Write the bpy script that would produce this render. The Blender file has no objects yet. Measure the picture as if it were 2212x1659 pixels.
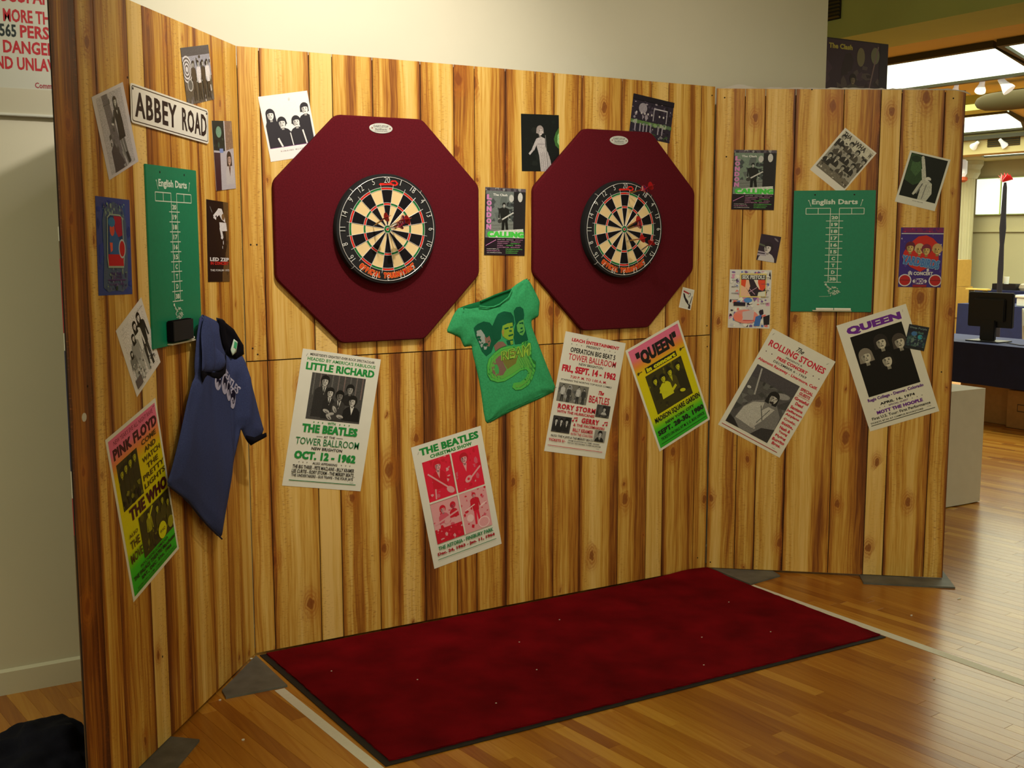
import bpy, bmesh, math, random
from mathutils import Vector, Matrix, geometry
random.seed(7)
S = bpy.context.scene
COL = S.collection
R = math.radians

# ---------------------------------------------------------------- camera, world, lights
cam = bpy.data.cameras.new('camera'); cam.lens = 40.0; cam.sensor_width = 36.0; cam.clip_end = 200
co = bpy.data.objects.new('camera', cam); COL.objects.link(co); S.camera = co
yaw, pitch, roll = .5348, -.1289, -.0012
fw = Vector((math.sin(yaw)*math.cos(pitch), math.cos(yaw)*math.cos(pitch), math.sin(pitch)))
rt = Vector((math.cos(yaw), -math.sin(yaw), 0)); up = rt.cross(fw)
r2 = rt*math.cos(roll)+up*math.sin(roll); u2 = -rt*math.sin(roll)+up*math.cos(roll)
M = Matrix((( r2.x, u2.x, -fw.x, -1.3817), (r2.y, u2.y, -fw.y, -4.415), (r2.z, u2.z, -fw.z, 1.711), (0, 0, 0, 1)))
co.matrix_world = M

W = bpy.data.worlds.new('world'); S.world = W; W.use_nodes = True
bg = W.node_tree.nodes['Background']; bg.inputs[0].default_value = (.64, .61, .34, 1); bg.inputs[1].default_value = .85

def spot(name, loc, target, power, col, size=60, blend=.9, radius=.04):
    l = bpy.data.lights.new(name, 'SPOT'); l.energy = power; l.color = col; l.spot_size = R(size); l.spot_blend = blend; l.shadow_soft_size = radius
    o = bpy.data.objects.new(name, l); COL.objects.link(o); o.location = loc
    o.rotation_euler = (Vector(target)-Vector(loc)).to_track_quat('-Z', 'Y').to_euler()
    return o
def area(name, loc, size, sizey, power, col, rot=(0, 0, 0)):
    l = bpy.data.lights.new(name, 'AREA'); l.shape = 'RECTANGLE'; l.size = size; l.size_y = sizey; l.energy = power; l.color = col
    o = bpy.data.objects.new(name, l); COL.objects.link(o); o.location = loc; o.rotation_euler = rot
    return o
WARM = (1, .92, .76)
spot('spot_lamp', (.42, -1.70, 3.40), (.35, 0, 2.25), 185, WARM, 84, 1.0, .035)
spot('spot_lamp', (.22, -1.45, 3.42), (.80, 0, 1.9), 48, WARM, 95, 1.0, .035)
spot('spot_lamp', (1.5, -2.3, 3.55), (2.1, -.2, 1.7), 84, WARM, 80, 1.0, .05)
spot('spot_lamp', (-.6, -3.0, 3.6), (-.3, -.5, 1.2), 22, WARM, 80, 1.0, .1)
area('hall_fill_lamp', (11, 4.0, 3.3), 6, 10, 700, (1, 1, .70))
area('far_hall_fill', (18.2, 8.0, 3.2), 4, 10, 420, (1, 1, .72))  # added fill that brightens the far wall, no fixture of its own
area('left_bay_fill', (-3.2, -1.6, 3.9), 1.2, 2.4, 62, (.98, 1, .66))  # added fill for the dark wall left of the panels, out of view
area('near_ceiling_fill', (.8, -6.0, 3.9), 5, 1.2, 80, (1, .93, .62))  # unseen light added above the camera side as ambient fill
S.view_settings.view_transform = 'Standard'; S.view_settings.look = 'None'; S.view_settings.exposure = 0; S.view_settings.gamma = 1
S.view_settings.use_curve_mapping = False
S.cycles.use_denoising = True
S.cycles.max_bounces = 6

# ---------------------------------------------------------------- helpers
def lin(c):
    return tuple(((v/255)/12.92 if v/255 <= .04045 else ((v/255+.055)/1.055)**2.4) for v in c[:3])+(1,)
MATS = {}
def mat(name, col=None, rough=.6, metal=0, emit=None, strength=0, noise=0, nscale=60, spec=.5, bump=0, bscale=200, coat=0):
    if name in MATS: return MATS[name]
    m = bpy.data.materials.new(name); m.use_nodes = True; nt = m.node_tree; b = nt.nodes['Principled BSDF']
    c = lin(col) if col else (1, 1, 1, 1)
    b.inputs['Base Color'].default_value = c; b.inputs['Roughness'].default_value = rough; b.inputs['Metallic'].default_value = metal
    b.inputs['Specular IOR Level'].default_value = spec
    if coat: b.inputs['Coat Weight'].default_value = coat; b.inputs['Coat Roughness'].default_value = .2
    if emit: b.inputs['Emission Color'].default_value = lin(emit); b.inputs['Emission Strength'].default_value = strength
    tc = nt.nodes.new('ShaderNodeTexCoord')
    if noise:
        n = nt.nodes.new('ShaderNodeTexNoise'); n.inputs['Scale'].default_value = nscale; n.inputs['Detail'].default_value = 4
        nt.links.new(tc.outputs['Object'], n.inputs['Vector'])
        mx = nt.nodes.new('ShaderNodeMix'); mx.data_type = 'RGBA'; mx.blend_type = 'MULTIPLY'; mx.inputs[0].default_value = 1
        cr = nt.nodes.new('ShaderNodeMapRange'); cr.inputs['From Min'].default_value = .3; cr.inputs['From Max'].default_value = .7
        cr.inputs['To Min'].default_value = 1-noise; cr.inputs['To Max'].default_value = 1+noise
        nt.links.new(n.outputs['Fac'], cr.inputs['Value'])
        mx.inputs[6].default_value = c; nt.links.new(cr.outputs[0], mx.inputs[7]); nt.links.new(mx.outputs[2], b.inputs['Base Color'])
    if bump:
        n2 = nt.nodes.new('ShaderNodeTexNoise'); n2.inputs['Scale'].default_value = bscale; n2.inputs['Detail'].default_value = 3
        nt.links.new(tc.outputs['Object'], n2.inputs['Vector'])
        bp = nt.nodes.new('ShaderNodeBump'); bp.inputs['Strength'].default_value = bump; bp.inputs['Distance'].default_value = .003
        nt.links.new(n2.outputs['Fac'], bp.inputs['Height']); nt.links.new(bp.outputs[0], b.inputs['Normal'])
    MATS[name] = m; return m

def attr_mat(name, rough=.5, grain=.12, gscale=900, spec=.4):
    """print or painted surface: colour comes from the mesh colour attribute"""
    m = bpy.data.materials.new(name); m.use_nodes = True; nt = m.node_tree; b = nt.nodes['Principled BSDF']
    a = nt.nodes.new('ShaderNodeVertexColor'); a.layer_name = 'Col'
    tc = nt.nodes.new('ShaderNodeTexCoord'); n = nt.nodes.new('ShaderNodeTexNoise'); n.inputs['Scale'].default_value = gscale
    n.inputs['Detail'].default_value = 2
    nt.links.new(tc.outputs['Object'], n.inputs['Vector'])
    mr = nt.nodes.new('ShaderNodeMapRange'); mr.inputs['From Min'].default_value = .3; mr.inputs['From Max'].default_value = .7
    mr.inputs['To Min'].default_value = 1-grain; mr.inputs['To Max'].default_value = 1+grain
    nt.links.new(n.outputs['Fac'], mr.inputs['Value'])
    mx = nt.nodes.new('ShaderNodeMix'); mx.data_type = 'RGBA'; mx.blend_type = 'MULTIPLY'; mx.inputs[0].default_value = 1
    nt.links.new(a.outputs['Color'], mx.inputs[6]); nt.links.new(mr.outputs[0], mx.inputs[7])
    nt.links.new(mx.outputs[2], b.inputs['Base Color']); b.inputs['Roughness'].default_value = rough; b.inputs['Specular IOR Level'].default_value = spec
    return m

def N(nt, t, **k):
    n = nt.nodes.new(t)
    for a, v in k.items(): setattr(n, a, v)
    return n
def wood_mat():
    m = bpy.data.materials.new('printed_pine_plank'); m.use_nodes = True; nt = m.node_tree; L = nt.links.new; b = nt.nodes['Principled BSDF']
    tc = N(nt, 'ShaderNodeTexCoord'); at = N(nt, 'ShaderNodeVertexColor', layer_name='Col')
    sp = N(nt, 'ShaderNodeSeparateColor'); L(at.outputs['Color'], sp.inputs[0])       # r seed, g tone, b printed edge tone
    sx = N(nt, 'ShaderNodeSeparateXYZ'); L(tc.outputs['Object'], sx.inputs[0])
    uv = N(nt, 'ShaderNodeSeparateXYZ'); L(tc.outputs['UV'], uv.inputs[0])
    def math_(op, a, bb, c=None):
        n = N(nt, 'ShaderNodeMath', operation=op)
        for i, v in enumerate((a, bb, c)):
            if v is None: continue
            if isinstance(v, (int, float)): n.inputs[i].default_value = v
            else: L(v, n.inputs[i])
        return n.outputs[0]
    def vec(x, y, z):
        n = N(nt, 'ShaderNodeCombineXYZ')
        for i, v in enumerate((x, y, z)):
            if isinstance(v, (int, float)): n.inputs[i].default_value = v
            else: L(v, n.inputs[i])
        return n.outputs[0]
    seed = math_('MULTIPLY', sp.outputs[0], 97.0)
    def noise(v, scale, detail=3, dist=0, rough=.5):
        n = N(nt, 'ShaderNodeTexNoise'); n.inputs['Scale'].default_value = scale; n.inputs['Detail'].default_value = detail
        n.inputs['Distortion'].default_value = dist; n.inputs['Roughness'].default_value = rough; L(v, n.inputs['Vector']); return n.outputs['Fac']
    def rng(v, a, bb, c=0, d=1, t='LINEAR'):
        n = N(nt, 'ShaderNodeMapRange', interpolation_type=t); L(v, n.inputs['Value'])
        for k, q in zip(('From Min', 'From Max', 'To Min', 'To Max'), (a, bb, c, d)): n.inputs[k].default_value = q
        return n.outputs[0]
    x, z = sx.outputs['X'], sx.outputs['Z']
    warp = noise(vec(math_('MULTIPLY', x, 3), seed, math_('MULTIPLY', z, 1.6)), 1.5, 2)
    xx = math_('ADD', x, math_('MULTIPLY', math_('SUBTRACT', warp, .5), .035))
    band = noise(vec(math_('MULTIPLY', xx, 17), seed, math_('MULTIPLY', z, .42)), 1.0, 4, .25, .55)
    fine = noise(vec(math_('MULTIPLY', xx, 95), seed, math_('MULTIPLY', z, 2.2)), 1.0, 3, 0, .6)
    hair = noise(vec(math_('MULTIPLY', x, 420), seed, math_('MULTIPLY', z, 11)), 1.0, 2)
    fac = math_('ADD', math_('MULTIPLY', sp.outputs[1], .98), math_('MULTIPLY', math_('SUBTRACT', band, .5), 1.15))
    fac = math_('ADD', fac, math_('ADD', math_('MULTIPLY', math_('SUBTRACT', fine, .5), .75), math_('MULTIPLY', math_('SUBTRACT', hair, .5), .34)))
    e = math_('ABSOLUTE', math_('SUBTRACT', uv.outputs['X'], .5), 0)
    side = rng(e, .40, .5, 0, 1, 'SMOOTHSTEP')
    fac = math_('ADD', fac, math_('MULTIPLY', side, math_('MULTIPLY', sp.outputs[2], .22)))
    cr = N(nt, 'ShaderNodeValToRGB'); L(fac, cr.inputs[0]); el = cr.color_ramp.elements
    el[0].position = .05; el[0].color = lin((230, 192, 118)); el[1].position = 1.0; el[1].color = lin((80, 38, 12))
    for p, c in ((.25, (218, 176, 92)), (.42, (200, 150, 62)), (.58, (172, 112, 38)), (.76, (128, 70, 22))):
        q = el.new(p); q.color = lin(c)
    # knots
    vo = N(nt, 'ShaderNodeTexVoronoi', voronoi_dimensions='2D'); vo.inputs['Scale'].default_value = 1.0; vo.inputs['Randomness'].default_value = 1
    wob = math_('MULTIPLY', math_('SUBTRACT', noise(vec(math_('MULTIPLY', x, 60), seed, math_('MULTIPLY', z, 30)), 1, 2), .5), .16)
    L(vec(math_('ADD', math_('ADD', math_('MULTIPLY', x, 7.5), seed), wob), math_('ADD', math_('MULTIPLY', z, 4.2), wob), 0), vo.inputs['Vector'])
    cs = N(nt, 'ShaderNodeSeparateColor'); L(vo.outputs['Color'], cs.inputs[0])
    gate = rng(cs.outputs[0], .70, .74, 0, 1)
    size = math_('ADD', math_('MULTIPLY', cs.outputs[1], .13), .035)
    rel = math_('DIVIDE', vo.outputs['Distance'], size)
    core = math_('MULTIPLY', rng(rel, .55, 1.0, 1, 0, 'SMOOTHSTEP'), gate)
    halo = math_('MULTIPLY', rng(rel, .8, 3.4, .6, 0, 'SMOOTHSTEP'), gate)
    ringw = math_('MULTIPLY', math_('MULTIPLY', math_('ADD', math_('SINE', math_('MULTIPLY', rel, 11), 0), 1), .5), halo)
    m1 = N(nt, 'ShaderNodeMix', data_type='RGBA'); L(math_('MULTIPLY', math_('ADD', math_('MULTIPLY', halo, .8), math_('MULTIPLY', ringw, .9)), .8), m1.inputs[0]); L(cr.outputs[0], m1.inputs[6]); m1.inputs[7].default_value = lin((168, 96, 28))
    m2 = N(nt, 'ShaderNodeMix', data_type='RGBA'); L(math_('MULTIPLY', core, .75), m2.inputs[0]); L(m1.outputs[2], m2.inputs[6]); m2.inputs[7].default_value = lin((122, 58, 18))
    # tiny cross checks of a printed laminate
    ck = noise(vec(math_('MULTIPLY', x, 60), seed, math_('MULTIPLY', z, 260)), 1, 2)
    ckm = math_('MULTIPLY', rng(ck, .56, .72, 0, 1), math_('MULTIPLY', rng(noise(vec(math_('MULTIPLY', x, 12), seed, math_('MULTIPLY', z, 1.1)), 1, 1), .46, .60, 0, 1), .60))
    m3 = N(nt, 'ShaderNodeMix', data_type='RGBA'); L(ckm, m3.inputs[0]); L(m2.outputs[2], m3.inputs[6]); m3.inputs[7].default_value = lin((140, 78, 34))
    L(m3.outputs[2], b.inputs['Base Color']); b.inputs['Roughness'].default_value = .42; b.inputs['Specular IOR Level'].default_value = .4
    bp = N(nt, 'ShaderNodeBump'); bp.inputs['Strength'].default_value = .12; bp.inputs['Distance'].default_value = .002; L(hair, bp.inputs['Height']); L(bp.outputs[0], b.inputs['Normal'])
    return m

def floor_mat(world=False):
    m = bpy.data.materials.new('oak_strip_floor'); m.use_nodes = True; nt = m.node_tree; L = nt.links.new; b = nt.nodes['Principled BSDF']
    tc = N(nt, 'ShaderNodeTexCoord'); at = N(nt, 'ShaderNodeVertexColor', layer_name='Col')
    sp = N(nt, 'ShaderNodeSeparateColor'); L(at.outputs['Color'], sp.inputs[0])
    mp = N(nt, 'ShaderNodeMapping'); mp.inputs['Scale'].default_value = (70, 2.5, 1); L(tc.outputs['Object'], mp.inputs[0])
    ad = N(nt, 'ShaderNodeVectorMath', operation='ADD'); L(mp.outputs[0], ad.inputs[0])
    cx = N(nt, 'ShaderNodeCombineXYZ'); mm = N(nt, 'ShaderNodeMath', operation='MULTIPLY'); L(sp.outputs[0], mm.inputs[0]); mm.inputs[1].default_value = 50; L(mm.outputs[0], cx.inputs[2]); L(cx.outputs[0], ad.inputs[1])
    n = N(nt, 'ShaderNodeTexNoise'); n.inputs['Scale'].default_value = 1; n.inputs['Detail'].default_value = 4; L(ad.outputs[0], n.inputs['Vector'])
    s = N(nt, 'ShaderNodeMath', operation='MULTIPLY_ADD'); L(n.outputs['Fac'], s.inputs[0]); s.inputs[1].default_value = .45
    s2 = N(nt, 'ShaderNodeMath', operation='MULTIPLY'); L(sp.outputs[1], s2.inputs[0]); s2.inputs[1].default_value = .55; L(s2.outputs[0], s.inputs[2])
    cr = N(nt, 'ShaderNodeValToRGB'); L(s.outputs[0], cr.inputs[0]); el = cr.color_ramp.elements
    el[0].position = .15; el[0].color = lin((142, 80, 20)); el[1].position = .85; el[1].color = lin((206, 152, 60)); q = el.new(.5); q.color = lin((176, 114, 34))
    L(cr.outputs[0], b.inputs['Base Color']); b.inputs['Roughness'].default_value = .27; b.inputs['Specular IOR Level'].default_value = .42
    b.inputs['Coat Weight'].default_value = .10; b.inputs['Coat Roughness'].default_value = .2
    n2 = N(nt, 'ShaderNodeTexNoise'); n2.inputs['Scale'].default_value = 9; L(tc.outputs['Object'], n2.inputs['Vector'])
    bp = N(nt, 'ShaderNodeBump'); bp.inputs['Strength'].default_value = .05; bp.inputs['Distance'].default_value = .01; L(n2.outputs['Fac'], bp.inputs['Height']); L(bp.outputs[0], b.inputs['Normal']); L(bp.outputs[0], b.inputs['Coat Normal'])
    return m

def tag(o, label=None, cat=None, group=None, kind=None):
    if label: o['label'] = label
    if cat: o['category'] = cat
    if group: o['group'] = group
    if kind: o['kind'] = kind
    return o
def empty(name, loc=(0, 0, 0), rz=0, label=None, cat=None, group=None):
    o = bpy.data.objects.new(name, None); COL.objects.link(o); o.location = loc; o.rotation_euler = (0, 0, rz); o.empty_display_size = .1
    return tag(o, label, cat, group)
def meshobj(name, verts, faces, m, parent=None, cols=None, smooth=False, uvs=None):
    me = bpy.data.meshes.new(name); me.from_pydata([tuple(v) for v in verts], [], faces); me.update()
    if cols is not None:
        ca = me.color_attributes.new('Col', 'FLOAT_COLOR', 'CORNER'); i = 0
        for p in me.polygons:
            c = cols[p.index] if isinstance(cols, list) else cols
            for _ in p.loop_indices: ca.data[_].color = c
    if uvs is not None:
        ul = me.uv_layers.new(name='UVMap')
        for l in me.loops: ul.data[l.index].uv = uvs[l.vertex_index]
    if smooth: me.shade_smooth()
    for mm in (m if isinstance(m, (list, tuple)) else [m]): me.materials.append(mm)
    o = bpy.data.objects.new(name, me); COL.objects.link(o)
    if parent: o.parent = parent
    return o
class MB:
    """collects shapes into one mesh"""
    def __init__(s): s.v = []; s.f = []; s.mi = []
    def add(s, vs, fs, mi=0):
        k = len(s.v); s.v += [tuple(v) for v in vs]; s.f += [[i+k for i in f] for f in fs]; s.mi += [mi]*len(fs); return s
    def box(s, x0, x1, y0, y1, z0, z1, mi=0, M=None):
        vs = [Vector((x, y, z)) for x in (x0, x1) for y in (y0, y1) for z in (z0, z1)]
        if M: vs = [M @ v for v in vs]
        return s.add(vs, [[0, 1, 3, 2], [4, 6, 7, 5], [0, 4, 5, 1], [2, 3, 7, 6], [0, 2, 6, 4], [1, 5, 7, 3]], mi)
    def cham(s, x0, x1, y0, y1, z0, z1, c, mi=0, M=None):
        bm = bmesh.new(); bmesh.ops.create_cube(bm, size=1)
        for v in bm.verts: v.co = Vector(((x0+x1)/2+v.co.x*(x1-x0), (y0+y1)/2+v.co.y*(y1-y0), (z0+z1)/2+v.co.z*(z1-z0)))
        bmesh.ops.bevel(bm, geom=bm.edges[:], offset=c, segments=2, affect='EDGES')
        vs = [M @ v.co if M else v.co.copy() for v in bm.verts]; bm.verts.index_update(); fs = [[v.index for v in f.verts] for f in bm.faces]; bm.free()
        return s.add(vs, fs, mi)
    def prism(s, pts, y0, y1, mi=0, axis='y', M=None):
        n = len(pts)
        def P(a, b, d): return Vector((a, d, b)) if axis == 'y' else Vector((a, b, d)) if axis == 'z' else Vector((d, a, b))
        vs = [P(a, b, y0) for a, b in pts]+[P(a, b, y1) for a, b in pts]
        if M: vs = [M @ v for v in vs]
        return s.add(vs, [list(range(n)), list(range(2*n-1, n-1, -1))]+[[i, (i+1) % n, n+(i+1) % n, n+i][::-1] for i in range(n)], mi)
    def tube(s, pts, r, n=8, mi=0, closed=False, caps=True):
        pts = [Vector(p) for p in pts]; k = len(s.v); m = len(pts); rr = r if isinstance(r, (list, tuple)) else [r]*m
        for i, p in enumerate(pts):
            a = pts[i-1] if (i or closed) else p; b_ = pts[(i+1) % m] if (i < m-1 or closed) else p
            d = (b_-a).normalized(); u = d.orthogonal().normalized() if abs(d.z) > .99 else d.cross(Vector((0, 0, 1))).normalized()
            if closed: u = Vector((0, 1, 0)) if abs(d.y) < .1 else u
            w = d.cross(u)
            for j in range(n):
                t = 2*math.pi*j/n; s.v.append(tuple(p+(u*math.cos(t)+w*math.sin(t))*rr[i]))
        for i in range(m if closed else m-1):
            for j in range(n):
                s.f.append([k+i*n+j, k+i*n+(j+1) % n, k+((i+1) % m)*n+(j+1) % n, k+((i+1) % m)*n+j]); s.mi.append(mi)
        if not closed and caps:
            s.f.append([k+j for j in range(n)][::-1]); s.f.append([k+(m-1)*n+j for j in range(n)]); s.mi += [mi, mi]
        return s
    def lathe(s, prof, n=48, axis='y', c=(0, 0, 0), mi=0):
        """prof: list of (radius, along)"""
        k = len(s.v); m = len(prof); c = Vector(c)
        for r, a in prof:
            for j in range(n):
                t = 2*math.pi*j/n
                s.v.append(tuple(c+(Vector((r*math.sin(t), a, r*math.cos(t))) if axis == 'y' else Vector((r*math.cos(t), r*math.sin(t), a)))))
        for i in range(m-1):
            for j in range(n): s.f.append([k+i*n+j, k+i*n+(j+1) % n, k+(i+1)*n+(j+1) % n, k+(i+1)*n+j]); s.mi.append(mi)
        s.f.append([k+j for j in range(n)]); s.f.append([k+(m-1)*n+j for j in range(n)][::-1]); s.mi += [mi, mi]
        return s
    def build(s, name, m, parent=None, smooth=False, cols=None):
        o = meshobj(name, s.v, s.f, m, parent, cols, smooth)
        if isinstance(m, (list, tuple)):
            for p in o.data.polygons: p.material_index = s.mi[p.index]
        bm = bmesh.new(); bm.from_mesh(o.data); bmesh.ops.recalc_face_normals(bm, faces=bm.faces); bm.to_mesh(o.data); bm.free()
        if smooth: auto(o)
        return o
def auto(o, ang=35):
    bm = bmesh.new(); bm.from_mesh(o.data)
    for e in bm.edges:
        if len(e.link_faces) == 2 and e.calc_face_angle(0) > R(ang): e.smooth = False
    for f in bm.faces: f.smooth = True
    bm.to_mesh(o.data); bm.free()

_TX = {}
def text_mesh(body, bold=.0, space=1.0):
    k = (body, bold, space)
    if k in _TX: return _TX[k]
    cu = bpy.data.curves.new('t', 'FONT'); cu.body = body; cu.offset = bold; cu.resolution_u = 2; cu.space_character = space
    o = bpy.data.objects.new('t', cu); COL.objects.link(o)
    me = bpy.data.meshes.new_from_object(o.evaluated_get(bpy.context.evaluated_depsgraph_get()))
    vs = [(v.co.x, v.co.y) for v in me.vertices]; fs = [list(p.vertices) for p in me.polygons]
    bpy.data.objects.remove(o); bpy.data.curves.remove(cu); bpy.data.meshes.remove(me)
    _TX[k] = (vs, fs); return _TX[k]

PRINT = attr_mat('offset_print', .55, .10, 700)
PHOTO = attr_mat('halftone_photo_print', .4, .42, 560, .25)
PAPER = mat('white_card', (226, 224, 214), .6, noise=.02, nscale=20)
K = lambda v: (v, v, v)
class Art:
    """flat print on a sheet of w x h metres; x runs 0..1 left to right, y 0..1 top to bottom. Ink lies on the sheet's own face."""
    def __init__(s, w, h, lift=.0009): s.w = w; s.h = h; s.v = []; s.f = []; s.c = []; s.tv = []; s.tf = []; s.tc = []; s.z = lift; s.clip = (0, 0, 1, 1)
    def P(s, x, y): return ((x-.5)*s.w, -s.z, (.5-y)*s.h)
    def poly(s, pts, c):
        s.z += .00002; k = len(s.v); a_, b_, c_, d_ = s.clip; s.v += [s.P(min(max(p[0], a_), c_), min(max(p[1], b_), d_)) for p in pts]; s.f.append(list(range(k, k+len(pts)))[::-1]); s.c.append(lin(c)); return s
    def rect(s, x0, y0, x1, y1, c): return s.poly([(x0, y0), (x1, y0), (x1, y1), (x0, y1)], c)
    def ell(s, cx, cy, rx, ry, c, rot=0, n=18, a0=0, a1=360):
        """rx, ry in fractions of the width"""
        q = s.w/s.h; pts = []
        for i in range(n):
            t = R(a0+(a1-a0)*i/(n if a1-a0 == 360 else n-1)); x = rx*math.cos(t); y = ry*math.sin(t); r = R(rot)
            pts.append((cx+x*math.cos(r)-y*math.sin(r), cy+(x*math.sin(r)+y*math.cos(r))*q))
        return s.poly(pts, c)
    def line(s, x0, y0, x1, y1, t, c):
        q = s.h/s.w; dx, dy = x1-x0, (y1-y0)*q; L_ = math.hypot(dx, dy) or 1; nx, ny = -dy/L_*t/2, dx/L_*t/2/q
        return s.poly([(x0+nx, y0+ny), (x1+nx, y1+ny), (x1-nx, y1-ny), (x0-nx, y0-ny)], c)
    def grad(s, stops, x0=0, x1=1):
        """vertical blend of ink, as printed"""
        for (ya, ca), (yb, cb) in zip(stops, stops[1:]):
            n = 8
            for i in range(n):
                t = (i+.5)/n; c = tuple(ca[j]+(cb[j]-ca[j])*t for j in range(3)); z = s.z
                s.rect(x0, ya+(yb-ya)*i/n, x1, ya+(yb-ya)*(i+1)/n, c); s.z = z
        s.z += .00002; return s
    def text(s, body, x0, y0, x1, y1, c, bold=.02, skew=0, space=1.0, rot=0):
        bold = bold*min(1, max(.15, ((y1-y0)*s.h-.006)/.012)); extra = max(0, bold-.012); vs, fs = text_mesh(body, round(min(bold, .012)+.012, 4), space*(1+bold*1.2))
        if not vs: return s
        ax, bx = min(v[0] for v in vs), max(v[0] for v in vs); ay, by = min(v[1] for v in vs), max(v[1] for v in vs)
        s.z += .00002; k = len(s.tv)
        cx, cy = (x0+x1)/2, (y0+y1)/2; q = s.h/s.w; r = R(rot)
        passes = [(-1, -1), (1, -1), (-1, 1), (1, 1)] if extra > .004 else [(0, 0)]; n_ = len(vs)
        for (X, Y), (ex, ey) in [(v, e) for e in passes for v in vs]:
            fx = (X-ax+ex*extra)/(bx-ax); fy = (Y-ay+ey*extra*.6)/max(by-ay, 1e-6); fx = .5+(fx-.5)*(bx-ax)/(bx-ax+2*extra); fy = .5+(fy-.5)*(by-ay)/(by-ay+1.2*extra)
            x = x0+(x1-x0)*fx+skew*(fy-.5); y = y1+(y0-y1)*fy
            if rot:
                dx, dy = x-cx, (y-cy)*q; x = cx+dx*math.cos(r)-dy*math.sin(r); y = cy+(dx*math.sin(r)+dy*math.cos(r))/q
            p_ = s.P(x, y); s.tv.append((p_[0], p_[1]-.000004*((len(s.tv)-k)//n_), p_[2]))
        for j in range(len(passes)): s.tf += [[i+k+j*n_ for i in f] for f in fs]
        s.tc += [lin(c)]*len(fs)*len(passes); return s
    def box_(s, *c): s.clip = c or (0, 0, 1, 1); return s
    def finish(s, parent, m=PRINT, name='printed_picture'):
        if s.f: meshobj(name, s.v, s.f, m, parent, s.c)
        if s.tf: meshobj('lettering', s.tv, s.tf, PRINT, parent, s.tc)
    # ---- little figures
    def head(s, cx, cy, r, skin, hair, long=0, look=0, beard=0, detail=True):
        q = s.w/s.h; dk = tuple(v*.35 for v in skin)
        s.ell(cx, cy-.25*r*q, r*1.12, r*1.22, hair)
        if long:
            s.poly([(cx-r*1.1, cy-.3*r*q), (cx+r*1.1, cy-.3*r*q), (cx+r*1.2, cy+long*r*q), (cx+r*.5, cy+long*r*q*1.05), (cx-r*.5, cy+long*r*q*1.05), (cx-r*1.2, cy+long*r*q)], hair)
        s.rect(cx-r*.3, cy+.6*r*q, cx+r*.3, cy+1.5*r*q, tuple(v*.7 for v in skin))
        s.ell(cx+look*r*.15, cy+.05*r*q, r*.74, r*1.0, skin)
        s.ell(cx+look*r*.15-.45*r, cy+.1*r*q, r*.25, r*.8, tuple(v*.75 for v in skin))
        s.poly([(cx-r*.85, cy-.2*r*q), (cx-.7*r, cy-.9*r*q), (cx, cy-1.15*r*q), (cx+.7*r, cy-.9*r*q), (cx+.85*r, cy-.15*r*q), (cx+.55*r, cy-.42*r*q), (cx, cy-.50*r*q), (cx-.5*r, cy-.40*r*q)], hair)
        if detail:
            o = look*r*.3
            for e in (-.3, .3): s.ell(cx+o+e*r, cy-.05*r*q, r*.15, r*.08, dk); s.ell(cx+o+e*r, cy-.22*r*q, r*.19, r*.05, dk)
            s.poly([(cx+o-.03*r, cy), (cx+o+.14*r, cy+.36*r*q), (cx+o-.1*r, cy+.38*r*q)], tuple(v*.62 for v in skin))
            s.ell(cx+o, cy+.58*r*q, r*.24, r*.08, dk)
            if beard: s.ell(cx+o, cy+.75*r*q, r*.5, r*.35, hair); s.ell(cx+o, cy+.6*r*q, r*.2, r*.07, tuple(v*.8 for v in skin))
    def bust(s, cx, cy, r, skin, hair, coat, shirt=None, tie=None, long=0, look=0, wid=2.2, low=5, beard=0):
        q = s.w/s.h
        s.poly([(cx-wid*r, cy+low*r*q), (cx-wid*.92*r, cy+2.2*r*q), (cx-wid*.6*r, cy+1.45*r*q), (cx-.4*r, cy+1.1*r*q), (cx+.4*r, cy+1.1*r*q), (cx+wid*.6*r, cy+1.45*r*q), (cx+wid*.92*r, cy+2.2*r*q), (cx+wid*r, cy+low*r*q)], coat)
        if shirt: s.poly([(cx-.5*r, cy+1.1*r*q), (cx+.5*r, cy+1.1*r*q), (cx+.05*r, cy+3.1*r*q)], shirt)
        if tie: s.poly([(cx-.12*r, cy+1.3*r*q), (cx+.12*r, cy+1.3*r*q), (cx+.16*r, cy+2.6*r*q), (cx, cy+2.9*r*q), (cx-.16*r, cy+2.6*r*q)], tie)
        s.head(cx, cy, r, skin, hair, long, look, beard)
    def full(s, cx, top, hgt, skin, hair, coat, legs, lean=0, long=0, w=1.0):
        """standing figure: hgt in fractions of the height"""
        r = hgt*s.h/s.w*.062; q = s.w/s.h
        hy = top+r*1.3*q
        def X(t): return cx+lean*(t)
        b = top+.16*hgt; m_ = top+.52*hgt; e = top+hgt
        s.poly([(X(1)-r*1.0*w, m_), (X(1)+r*1.0*w, m_), (X(2)+r*1.3*w, e), (X(2)+r*.5*w, e), (X(1.3), m_+.1*hgt), (X(2)-r*.5*w, e), (X(2)-r*1.3*w, e)], legs)
        s.poly([(X(0)-r*1.7*w, b+.03*hgt), (X(0)-r*.5, b-.02*hgt), (X(0)+r*.5, b-.02*hgt), (X(0)+r*1.7*w, b+.03*hgt), (X(1)+r*1.2*w, m_+.05*hgt), (X(1)-r*1.2*w, m_+.05*hgt)], coat)
        s.line(X(0)-r*1.6*w, b+.05*hgt, X(.6)-r*1.9*w, m_-.02*hgt, r*.7, coat); s.line(X(0)+r*1.6*w, b+.05*hgt, X(.6)+r*2.0*w, m_-.02*hgt, r*.7, coat)
        s.ell(X(.6)-r*1.9*w, m_, r*.3, r*.35, skin); s.ell(X(.6)+r*2.0*w, m_, r*.3, r*.35, skin)
        s.head(X(0), hy, r, skin, hair, long)
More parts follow.
